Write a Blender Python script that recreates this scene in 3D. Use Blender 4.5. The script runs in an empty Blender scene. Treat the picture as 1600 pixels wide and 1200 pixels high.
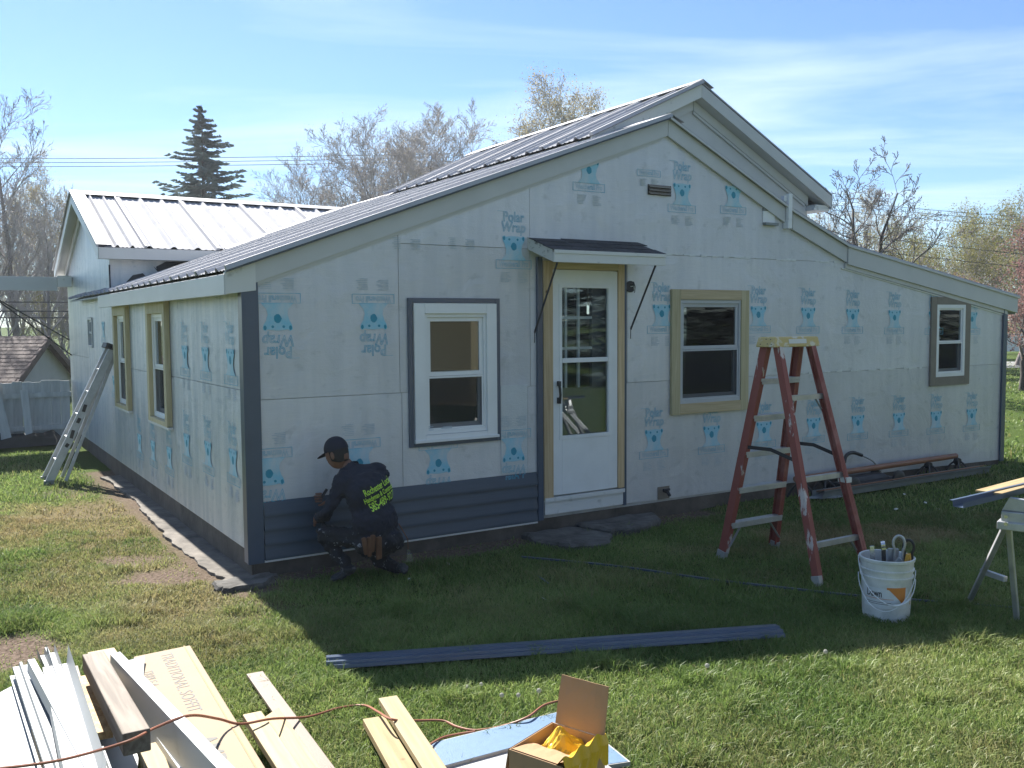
import bpy, bmesh, math, random
import numpy as np
from mathutils import Vector, Matrix, Euler
from mathutils.bvhtree import BVHTree

R = math.radians
scene = bpy.context.scene
col = scene.collection
random.seed(7)
rng = np.random.default_rng(7)

# ---------------------------------------------------------------- camera
F_PX, PITCH, ROLL, HC = 1450.0, R(3.83), R(0.41), 1.95
cam_d = bpy.data.cameras.new('camera')
cam_d.sensor_fit = 'HORIZONTAL'; cam_d.sensor_width = 36.0
cam_d.lens = 36.0 * F_PX / 1600.0
cam_d.clip_start = 0.05; cam_d.clip_end = 2000
cam = bpy.data.objects.new('camera', cam_d); col.objects.link(cam)
_f = Vector((0, math.cos(PITCH), -math.sin(PITCH))); _u = Vector((0, math.sin(PITCH), math.cos(PITCH))); _r = Vector((1, 0, 0))
_r2 = _r * math.cos(ROLL) - _u * math.sin(ROLL); _u2 = _r * math.sin(ROLL) + _u * math.cos(ROLL)
cam.matrix_world = Matrix(((_r2.x, _u2.x, -_f.x, 0), (_r2.y, _u2.y, -_f.y, 0), (_r2.z, _u2.z, -_f.z, HC), (0, 0, 0, 1)))
scene.camera = cam

# ---------------------------------------------------------------- sky, sun, exposure
SUN_EL, SUN_AZ = R(43.5), math.atan2(-0.545, 0.838)      # the sun stands behind the house, left of the view
world = bpy.data.worlds.new('World'); scene.world = world; world.use_nodes = True
wn = world.node_tree; wn.nodes.clear()
def wnode(t, **k):
    n = wn.nodes.new(t)
    for a, v in k.items(): setattr(n, a, v)
    return n
wo = wnode('ShaderNodeOutputWorld'); bg = wnode('ShaderNodeBackground'); bg.inputs['Strength'].default_value = 0.056
sky = wnode('ShaderNodeTexSky', sky_type='NISHITA', sun_disc=False, sun_elevation=SUN_EL, sun_rotation=SUN_AZ,
            air_density=1.0, dust_density=0.12, ozone_density=2.5, altitude=150)
tc = wnode('ShaderNodeTexCoord'); sep = wnode('ShaderNodeSeparateXYZ')
mx = wnode('ShaderNodeMath', operation='MAXIMUM'); mx.inputs[1].default_value = 0.03
dx = wnode('ShaderNodeMath', operation='DIVIDE'); dy = wnode('ShaderNodeMath', operation='DIVIDE')
cmb = wnode('ShaderNodeCombineXYZ')
mp = wnode('ShaderNodeMapping'); mp.inputs['Rotation'].default_value = (0, 0, R(12)); mp.inputs['Scale'].default_value = (0.34, 0.78, 1)
mp.inputs['Location'].default_value = (9.1, 3.3, 0)
nz = wnode('ShaderNodeTexNoise'); nz.inputs['Scale'].default_value = 1.1; nz.inputs['Detail'].default_value = 9; nz.inputs['Roughness'].default_value = 0.52; nz.inputs['Distortion'].default_value = 0.5
cr = wnode('ShaderNodeValToRGB'); cr.color_ramp.elements[0].position = 0.44; cr.color_ramp.elements[1].position = 0.80
cm = wnode('ShaderNodeMath', operation='MULTIPLY'); cm.inputs[1].default_value = 0.85
mixc = wnode('ShaderNodeMix', data_type='RGBA')
L = wn.links.new
L(tc.outputs['Generated'], sep.inputs[0]); L(sep.outputs['Z'], mx.inputs[0])
L(sep.outputs['X'], dx.inputs[0]); L(mx.outputs[0], dx.inputs[1]); L(sep.outputs['Y'], dy.inputs[0]); L(mx.outputs[0], dy.inputs[1])
L(dx.outputs[0], cmb.inputs[0]); L(dy.outputs[0], cmb.inputs[1]); L(cmb.outputs[0], mp.inputs[0]); L(mp.outputs[0], nz.inputs['Vector'])
L(nz.outputs['Fac'], cr.inputs[0]); L(cr.outputs[0], cm.inputs[0]); L(cm.outputs[0], mixc.inputs['Factor'])
wb = wnode('ShaderNodeMix', data_type='RGBA', blend_type='MULTIPLY'); wb.inputs['Factor'].default_value = 1.0; wb.inputs['B'].default_value = (0.72, 0.87, 1.06, 1)   # the camera's cool white balance
L(sky.outputs[0], wb.inputs['A']); L(wb.outputs['Result'], mixc.inputs['A']); mixc.inputs['B'].default_value = (6.0, 7.3, 8.0, 1)
L(mixc.outputs['Result'], bg.inputs['Color']); L(bg.outputs[0], wo.inputs['Surface'])

sun_d = bpy.data.lights.new('sun', 'SUN'); sun_d.energy = 5.0; sun_d.angle = R(0.53); sun_d.color = (1.0, 0.95, 0.87)
sun = bpy.data.objects.new('sun', sun_d); col.objects.link(sun)
_sd = Vector((math.sin(SUN_AZ) * math.cos(SUN_EL), math.cos(SUN_AZ) * math.cos(SUN_EL), math.sin(SUN_EL)))
sun.rotation_euler = _sd.to_track_quat('Z', 'Y').to_euler(); sun.location = _sd * 60

vs = scene.view_settings
vs.view_transform = 'Standard'; vs.look = 'None'; vs.gamma = 1.0; vs.use_curve_mapping = False; vs.exposure = 1.54
scene.cycles.max_bounces = 6; scene.cycles.transparent_max_bounces = 12

# ---------------------------------------------------------------- materials
def new_mat(name):
    m = bpy.data.materials.new(name); m.use_nodes = True
    nt = m.node_tree; b = nt.nodes['Principled BSDF']
    return m, nt, b
def mat(name, c, rough=0.6, metal=0.0, var=0.0, scale=6.0, stretch=(1, 1, 1), bump=0.0, bscale=60.0, c2=None, spec=0.5, rnd=0.0, thr=None, trans=0.0):
    """principled colour with noise variation (towards c2), fine relief and a per-object random shift"""
    m, nt, b = new_mat(name); N = nt.nodes; K = nt.links.new
    b.inputs['Roughness'].default_value = rough; b.inputs['Metallic'].default_value = metal
    b.inputs['Specular IOR Level'].default_value = spec
    t = N.new('ShaderNodeTexCoord'); mpp = N.new('ShaderNodeMapping'); mpp.inputs['Scale'].default_value = stretch
    K(t.outputs['Object'], mpp.inputs[0])
    outc = None
    if var > 0 or c2:
        n = N.new('ShaderNodeTexNoise'); n.inputs['Scale'].default_value = scale; n.inputs['Detail'].default_value = 7; n.inputs['Roughness'].default_value = 0.62
        K(mpp.outputs[0], n.inputs['Vector'])
        r = N.new('ShaderNodeValToRGB')
        lo, hi = (0.3, 0.7) if thr is None else thr
        r.color_ramp.elements[0].position = lo; r.color_ramp.elements[1].position = hi
        if c2 is None:
            a = [max(0, x * (1 - var)) for x in c]; d = [min(1, x * (1 + var)) for x in c]
        else: a, d = c, c2
        r.color_ramp.elements[0].color = (*a, 1); r.color_ramp.elements[1].color = (*d, 1)
        K(n.outputs['Fac'], r.inputs[0]); outc = r.outputs[0]
    if rnd > 0:
        oi = N.new('ShaderNodeObjectInfo'); mr = N.new('ShaderNodeMapRange'); mr.inputs['To Min'].default_value = 1 - rnd; mr.inputs['To Max'].default_value = 1 + rnd
        K(oi.outputs['Random'], mr.inputs[0])
        hs = N.new('ShaderNodeHueSaturation'); K(mr.outputs[0], hs.inputs['Value'])
        if outc: K(outc, hs.inputs['Color'])
        else: hs.inputs['Color'].default_value = (*c, 1)
        outc = hs.outputs[0]
    if outc: K(outc, b.inputs['Base Color'])
    else: b.inputs['Base Color'].default_value = (*c, 1)
    if bump > 0:
        n2 = N.new('ShaderNodeTexNoise'); n2.inputs['Scale'].default_value = bscale; n2.inputs['Detail'].default_value = 4
        K(mpp.outputs[0], n2.inputs['Vector'])
        bp = N.new('ShaderNodeBump'); bp.inputs['Strength'].default_value = bump; bp.inputs['Distance'].default_value = 0.01
        K(n2.outputs['Fac'], bp.inputs['Height']); K(bp.outputs[0], b.inputs['Normal'])
    return m

def wood_mat(name, c, c2, rough=0.62, axis=0, scale=1.0):
    """sawn timber with grain along one axis and a few knots"""
    m, nt, b = new_mat(name); N = nt.nodes; K = nt.links.new
    b.inputs['Roughness'].default_value = rough; b.inputs['Specular IOR Level'].default_value = 0.3
    t = N.new('ShaderNodeTexCoord'); mpp = N.new('ShaderNodeMapping')
    s = [34 * scale] * 3; s[axis] = 1.6 * scale; mpp.inputs['Scale'].default_value = s
    oi = N.new('ShaderNodeObjectInfo'); va = N.new('ShaderNodeVectorMath'); va.operation = 'ADD'
    K(t.outputs['Object'], va.inputs[0]); K(oi.outputs['Random'], va.inputs[1])
    K(va.outputs[0], mpp.inputs[0])
    n = N.new('ShaderNodeTexNoise'); n.inputs['Scale'].default_value = 1.0; n.inputs['Detail'].default_value = 5; n.inputs['Distortion'].default_value = 1.2
    K(mpp.outputs[0], n.inputs['Vector'])
    r = N.new('ShaderNodeValToRGB'); r.color_ramp.elements[0].position = 0.32; r.color_ramp.elements[1].position = 0.68
    r.color_ramp.elements[0].color = (*c, 1); r.color_ramp.elements[1].color = (*c2, 1)
    K(n.outputs['Fac'], r.inputs[0])
    v = N.new('ShaderNodeTexVoronoi'); v.inputs['Scale'].default_value = 4.2 * scale
    K(va.outputs[0], v.inputs['Vector'])
    kr = N.new('ShaderNodeValToRGB'); kr.color_ramp.elements[0].position = 0.035; kr.color_ramp.elements[1].position = 0.085
    kr.color_ramp.elements[0].color = (0.28, 0.2, 0.15, 1); kr.color_ramp.elements[1].color = (1, 1, 1, 1)
    K(v.outputs['Distance'], kr.inputs[0])
    mm = N.new('ShaderNodeMix'); mm.data_type = 'RGBA'; mm.blend_type = 'MULTIPLY'; mm.inputs['Factor'].default_value = 1
    K(r.outputs[0], mm.inputs['A']); K(kr.outputs[0], mm.inputs['B'])
    hs = N.new('ShaderNodeHueSaturation'); mr = N.new('ShaderNodeMapRange'); mr.inputs['To Min'].default_value = 0.86; mr.inputs['To Max'].default_value = 1.1
    K(oi.outputs['Random'], mr.inputs[0]); K(mr.outputs[0], hs.inputs['Value']); K(mm.outputs['Result'], hs.inputs['Color'])
    K(hs.outputs[0], b.inputs['Base Color'])
    bp = N.new('ShaderNodeBump'); bp.inputs['Strength'].default_value = 0.25; bp.inputs['Distance'].default_value = 0.004
    K(n.outputs['Fac'], bp.inputs['Height']); K(bp.outputs[0], b.inputs['Normal'])
    return m

def wrap_mat(name, c, dirt, streak):
    """woven foil-faced insulation wrap: silvery, faint weave, wrinkles, streaks of dirt running down"""
    m, nt, b = new_mat(name); N = nt.nodes; K = nt.links.new
    b.inputs['Roughness'].default_value = 0.36; b.inputs['Metallic'].default_value = 0.22
    t = N.new('ShaderNodeTexCoord')
    def noise(sc, st, det=6, dist=0.0):
        mpp = N.new('ShaderNodeMapping'); mpp.inputs['Scale'].default_value = st
        K(t.outputs['Object'], mpp.inputs[0])
        n = N.new('ShaderNodeTexNoise'); n.inputs['Scale'].default_value = sc; n.inputs['Detail'].default_value = det; n.inputs['Distortion'].default_value = dist
        K(mpp.outputs[0], n.inputs['Vector']); return n.outputs['Fac']
    def ramp(s, p0, p1, c0, c1):
        r = N.new('ShaderNodeValToRGB'); r.color_ramp.elements[0].position = p0; r.color_ramp.elements[1].position = p1
        r.color_ramp.elements[0].color = (*c0, 1); r.color_ramp.elements[1].color = (*c1, 1); K(s, r.inputs[0]); return r.outputs[0]
    def mul(a, bb, f=1.0):
        q = N.new('ShaderNodeMix'); q.data_type = 'RGBA'; q.blend_type = 'MULTIPLY'; q.inputs['Factor'].default_value = f
        K(a, q.inputs['A']); K(bb, q.inputs['B']); return q.outputs['Result']
    big = ramp(noise(0.9, (1, 1, 1)), 0.35, 0.68, [x * 0.90 for x in c], c)
    st = ramp(noise(1.0, (9, 9, 0.7), 5), 0.36, 0.62, streak, (1, 1, 1))
    sp = ramp(noise(7.0, (1, 1, 1.2), 9), 0.30, 0.40, dirt, (1, 1, 1))
    weave = ramp(noise(1.0, (6, 6, 190), 2), 0.35, 0.65, (0.93, 0.94, 0.95), (1, 1, 1))
    oi = N.new('ShaderNodeObjectInfo'); mr = N.new('ShaderNodeMapRange'); mr.inputs['To Min'].default_value = 0.93; mr.inputs['To Max'].default_value = 1.05
    K(oi.outputs['Random'], mr.inputs[0])
    hs = N.new('ShaderNodeHueSaturation'); K(mr.outputs[0], hs.inputs['Value'])
    K(mul(mul(mul(big, st), sp), weave), hs.inputs['Color']); K(hs.outputs[0], b.inputs['Base Color'])
    ad = N.new('ShaderNodeMath'); ad.operation = 'ADD'
    w2 = noise(1.0, (60, 60, 210), 3); w3 = noise(3.2, (1, 1, 1), 4, 0.6)
    k2 = N.new('ShaderNodeMath'); k2.operation = 'MULTIPLY'; k2.inputs[1].default_value = 0.16; K(w2, k2.inputs[0])
    K(k2.outputs[0], ad.inputs[0]); K(w3, ad.inputs[1])
    bp = N.new('ShaderNodeBump'); bp.inputs['Strength'].default_value = 0.55; bp.inputs['Distance'].default_value = 0.03
    K(ad.outputs[0], bp.inputs['Height']); K(bp.outputs[0], b.inputs['Normal'])
    return m

def glass_mat(name, tint=(0.86, 0.89, 0.90), ior=1.47):
    m = bpy.data.materials.new(name); m.use_nodes = True; nt = m.node_tree; nt.nodes.clear(); N = nt.nodes; K = nt.links.new
    o = N.new('ShaderNodeOutputMaterial'); mix = N.new('ShaderNodeMixShader'); tr = N.new('ShaderNodeBsdfTransparent'); gl = N.new('ShaderNodeBsdfGlossy')
    fr = N.new('ShaderNodeFresnel'); fr.inputs['IOR'].default_value = ior
    tr.inputs['Color'].default_value = (*tint, 1); gl.inputs['Roughness'].default_value = 0.01; gl.inputs['Color'].default_value = (0.9, 0.93, 0.95, 1)
    K(fr.outputs[0], mix.inputs[0]); K(tr.outputs[0], mix.inputs[1]); K(gl.outputs[0], mix.inputs[2]); K(mix.outputs[0], o.inputs['Surface'])
    return m
def screen_mat(name):
    m = bpy.data.materials.new(name); m.use_nodes = True; nt = m.node_tree; nt.nodes.clear(); N = nt.nodes; K = nt.links.new
    o = N.new('ShaderNodeOutputMaterial'); mix = N.new('ShaderNodeMixShader'); tr = N.new('ShaderNodeBsdfTransparent'); df = N.new('ShaderNodeBsdfDiffuse')
    df.inputs['Color'].default_value = (0.03, 0.033, 0.036, 1); mix.inputs[0].default_value = 0.55
    K(tr.outputs[0], mix.inputs[1]); K(df.outputs[0], mix.inputs[2]); K(mix.outputs[0], o.inputs['Surface'])
    return m
def leaf_mat(name, c, c2, transl=0.35, attr=None):
    """thin leaf: diffuse plus light coming through"""
    m = bpy.data.materials.new(name); m.use_nodes = True; nt = m.node_tree; nt.nodes.clear(); N = nt.nodes; K = nt.links.new
    o = N.new('ShaderNodeOutputMaterial'); mix = N.new('ShaderNodeMixShader'); mix.inputs[0].default_value = transl
    d = N.new('ShaderNodeBsdfDiffuse'); t = N.new('ShaderNodeBsdfTranslucent')
    tcn = N.new('ShaderNodeTexCoord'); n = N.new('ShaderNodeTexNoise'); n.inputs['Scale'].default_value = 1.4; n.inputs['Detail'].default_value = 6
    K(tcn.outputs['Object'], n.inputs['Vector'])
    r = N.new('ShaderNodeValToRGB'); r.color_ramp.elements[0].position = 0.35; r.color_ramp.elements[1].position = 0.65
    r.color_ramp.elements[0].color = (*c, 1); r.color_ramp.elements[1].color = (*c2, 1)
    K(n.outputs['Fac'], r.inputs[0]); K(r.outputs[0], d.inputs['Color']); K(r.outputs[0], t.inputs['Color'])
    K(d.outputs[0], mix.inputs[1]); K(t.outputs[0], mix.inputs[2]); K(mix.outputs[0], o.inputs['Surface'])
    return m

M = {}
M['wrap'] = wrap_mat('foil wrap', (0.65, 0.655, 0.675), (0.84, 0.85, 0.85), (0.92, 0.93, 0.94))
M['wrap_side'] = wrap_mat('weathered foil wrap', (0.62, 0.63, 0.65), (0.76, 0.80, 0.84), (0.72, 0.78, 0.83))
M['wrap_patch'] = wrap_mat('clean foil wrap', (0.64, 0.67, 0.69), (0.90, 0.93, 0.95), (0.97, 0.98, 0.98))
M['backing'] = mat('sheathing board', (0.44, 0.44, 0.43), 0.8, var=0.15)
M['slate'] = mat('slate blue vinyl', (0.048, 0.070, 0.100), 0.42, var=0.10, scale=3, bump=0.12, bscale=40, stretch=(1, 1, 14))
M['slate_trim'] = mat('slate blue coil', (0.062, 0.086, 0.130), 0.30, var=0.08, scale=4)
M['white_vinyl'] = mat('white vinyl', (0.72, 0.73, 0.73), 0.35, var=0.04, scale=5)
M['white_trim'] = mat('white coil trim', (0.50, 0.505, 0.50), 0.40, var=0.06, scale=2.0, bump=0.05, bscale=5)
M['shaded_door'] = mat('inner door in shade', (0.13, 0.14, 0.15), 0.5, var=0.1)  # indoor shade behind the storm door is put into this grey
M['grey_vinyl'] = mat('grey track', (0.42, 0.44, 0.46), 0.4, var=0.05)
M['old_paint'] = mat('peeling white paint', (0.10, 0.095, 0.085), 0.7, c2=(0.55, 0.55, 0.52), scale=9, thr=(0.36, 0.45), stretch=(1, 1, 1.5), bump=0.4, bscale=14)
M['old_paint_clean'] = mat('aged white paint', (0.34, 0.34, 0.32), 0.65, c2=(0.62, 0.62, 0.60), scale=7, thr=(0.3, 0.42), bump=0.2, bscale=20)
M['pine_v'] = wood_mat('fresh pine upright', (0.44, 0.31, 0.17), (0.58, 0.44, 0.27), axis=2)
M['pine_h'] = wood_mat('fresh pine level', (0.45, 0.36, 0.21), (0.57, 0.46, 0.29), axis=0)
M['pine_yv'] = wood_mat('yellow pine upright', (0.42, 0.36, 0.21), (0.55, 0.48, 0.31), axis=2)
M['pine_x'] = wood_mat('pine board', (0.29, 0.205, 0.10), (0.38, 0.29, 0.155), axis=0)
M['pine_pale'] = wood_mat('pale pine board', (0.30, 0.235, 0.125), (0.375, 0.305, 0.18), axis=0)
M['board_tan'] = mat('tan primed board', (0.195, 0.15, 0.12), 0.6, var=0.07, scale=3, stretch=(1, 14, 14), bump=0.1, bscale=30)
M['timber_grey'] = wood_mat('weathered timber', (0.105, 0.082, 0.062), (0.20, 0.165, 0.13), axis=0)
M['osb'] = mat('strand board', (0.32, 0.20, 0.09), 0.75, c2=(0.58, 0.42, 0.22), scale=26, stretch=(1, 1.8, 1), thr=(0.35, 0.6), bump=0.3, bscale=40)
M['taupe'] = mat('taupe casing', (0.19, 0.165, 0.135), 0.6, var=0.1, scale=8)
M['metal_roof'] = mat('galvalume sheet', (0.325, 0.33, 0.36), 0.82, metal=0.08, var=0.14, scale=2.5, spec=0.30)
M['metal_cap'] = mat('pale ridge metal', (0.36, 0.36, 0.38), 0.6, metal=0.2, var=0.05)
M['screw'] = mat('screw heads', (0.16, 0.16, 0.17), 0.5)
M['shingle'] = mat('charcoal shingle', (0.035, 0.036, 0.042), 0.85, var=0.45, scale=30, bump=0.5, bscale=120, rnd=0.3)
M['shingle_red'] = mat('red brown shingle', (0.085, 0.055, 0.052), 0.85, var=0.35, scale=6, bump=0.5, bscale=60, rnd=0.3)
M['tar'] = mat('tar paper', (0.022, 0.025, 0.034), 0.75, c2=(0.05, 0.055, 0.07), scale=8)
M['concrete'] = mat('old concrete', (0.13, 0.115, 0.098), 0.9, var=0.6, scale=5, bump=0.6, bscale=30)
M['foundation'] = mat('stained foundation', (0.085, 0.072, 0.060), 0.9, var=0.4, scale=4, bump=0.6, bscale=18)
M['slab'] = mat('mossy slab', (0.085, 0.080, 0.074), 0.9, var=0.6, scale=6, bump=0.7, bscale=22)
M['stucco'] = mat('pale render', (0.36, 0.36, 0.36), 0.9, var=0.08, scale=3)
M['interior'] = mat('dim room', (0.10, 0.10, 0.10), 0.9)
M['glass'] = glass_mat('window glass'); M['screen'] = screen_mat('insect screen')
M['dark_metal'] = mat('dark iron', (0.035, 0.035, 0.04), 0.55, metal=0.3, var=0.3)
M['black'] = mat('black plastic', (0.018, 0.018, 0.02), 0.45)
M['alu'] = mat('dull aluminium', (0.42, 0.43, 0.44), 0.45, metal=0.55, var=0.18, scale=9)
M['fiberglass'] = mat('red fibreglass', (0.21, 0.050, 0.038), 0.55, c2=(0.30, 0.12, 0.10), scale=9, stretch=(1, 1, 0.5), thr=(0.45, 0.66))
M['fiberglass_paint'] = mat('paint splashed fibreglass', (0.24, 0.062, 0.048), 0.55, c2=(0.52, 0.47, 0.45), scale=7.5, stretch=(1, 1, 0.35), thr=(0.57, 0.60))
M['yellow_cap'] = mat('yellow ladder cap', (0.52, 0.40, 0.16), 0.5, c2=(0.62, 0.58, 0.48), scale=14, thr=(0.52, 0.62))
M['fence'] = mat('weathered white fence', (0.34, 0.36, 0.37), 0.8, c2=(0.55, 0.57, 0.58), scale=3, stretch=(4, 4, 0.6), rnd=0.12)
M['orange'] = mat('orange plastic', (0.55, 0.13, 0.03), 0.45)
M['cord'] = mat('brown orange cord', (0.27, 0.10, 0.055), 0.5)
M['coil_white'] = mat('white aluminium coil', (0.36, 0.375, 0.385), 0.40, metal=0.1, var=0.03, scale=1.5)
M['coil_pale'] = mat('pale soffit', (0.225, 0.25, 0.265), 0.38, var=0.05, scale=2)
M['cardboard'] = mat('cardboard', (0.36, 0.225, 0.12), 0.85, var=0.08, scale=3, bump=0.12, bscale=30)
M['carton'] = mat('soffit carton', (0.29, 0.215, 0.145), 0.8, var=0.05, scale=2.5)
M['ink'] = mat('grey print', (0.10, 0.10, 0.095), 0.7)
M['poly_yellow'] = mat('yellow plastic bag', (0.62, 0.37, 0.02), 0.35, var=0.1, scale=8)
M['foam_blue'] = mat('foil foam face', (0.12, 0.20, 0.31), 0.45, var=0.08, scale=30, bump=0.15, bscale=120)
M['foam_white'] = mat('white foam face', (0.34, 0.34, 0.335), 0.6, var=0.05, scale=12, bump=0.3, bscale=60)
M['copper'] = mat('copper brown trim', (0.23, 0.105, 0.055), 0.45, var=0.15, scale=8)
M['gutter'] = mat('grey gutter', (0.20, 0.22, 0.22), 0.45, var=0.15, scale=5)
M['bucket'] = mat('cloudy white plastic', (0.46, 0.49, 0.48), 0.4, c2=(0.60, 0.62, 0.61), scale=7, thr=(0.40, 0.6))
M['label_white'] = mat('bucket label', (0.62, 0.66, 0.68), 0.45, c2=(0.52, 0.56, 0.58), scale=22)
M['label_orange'] = mat('bucket label orange', (0.55, 0.20, 0.04), 0.5)
M['steel'] = mat('bright steel', (0.62, 0.62, 0.63), 0.25, metal=0.9)
M['tool_yellow'] = mat('tool grip', (0.50, 0.27, 0.03), 0.5)
M['print_line'] = mat('print outline', (0.06, 0.38, 0.55), 0.6, c2=(0.36, 0.52, 0.58), scale=6, thr=(0.45, 0.66))
M['print_pale'] = mat('print pale', (0.20, 0.51, 0.65), 0.6, c2=(0.48, 0.57, 0.61), scale=5, thr=(0.38, 0.66))
M['print_deep'] = mat('print deep', (0.030, 0.25, 0.36), 0.6)
M['print_faint'] = mat('print faint', (0.37, 0.45, 0.52), 0.6, c2=(0.50, 0.54, 0.56), scale=16, thr=(0.4, 0.6))
M['tape'] = mat('seam tape', (0.62, 0.64, 0.64), 0.35, metal=0.1, var=0.1, scale=10)
M['bark'] = mat('grey bark', (0.20, 0.18, 0.175), 0.9, var=0.3, scale=4, bump=0.4, bscale=20)
M['bark_dark'] = mat('dark bark', (0.060, 0.052, 0.050), 0.9, var=0.3, scale=4, bump=0.4, bscale=20)
M['twig'] = mat('grey twigs', (0.34, 0.315, 0.315), 0.9)
M['twig_dark'] = mat('dark twigs', (0.14, 0.125, 0.125), 0.9)
M['bud'] = leaf_mat('opening buds', (0.28, 0.25, 0.15), (0.40, 0.35, 0.22), 0.4)
M['bud_green'] = leaf_mat('olive spring leaves', (0.17, 0.17, 0.06), (0.28, 0.26, 0.11), 0.4)
M['bud_pink'] = leaf_mat('dusky pink blossom', (0.23, 0.13, 0.12), (0.33, 0.21, 0.19), 0.35)
M['needle'] = leaf_mat('spruce needles', (0.095, 0.130, 0.125), (0.165, 0.205, 0.195), 0.25)
M['asphalt'] = mat('grey road', (0.20, 0.20, 0.20), 0.9, var=0.1, scale=2)
M['wire'] = mat('power cable', (0.05, 0.05, 0.055), 0.6)
M['clapboard'] = mat('cream clapboard', (0.40, 0.36, 0.24), 0.6, var=0.05, scale=2)
M['tarp'] = mat('dark tarp', (0.025, 0.027, 0.03), 0.6, var=0.4, scale=5, bump=0.5, bscale=6)
M['dandelion'] = leaf_mat('dandelion fluff', (0.36, 0.36, 0.33), (0.46, 0.46, 0.42), 0.3)
M['stem'] = mat('flower stem', (0.10, 0.14, 0.05), 0.6)
M['scrap'] = mat('white scrap', (0.6, 0.6, 0.58), 0.6)

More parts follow.
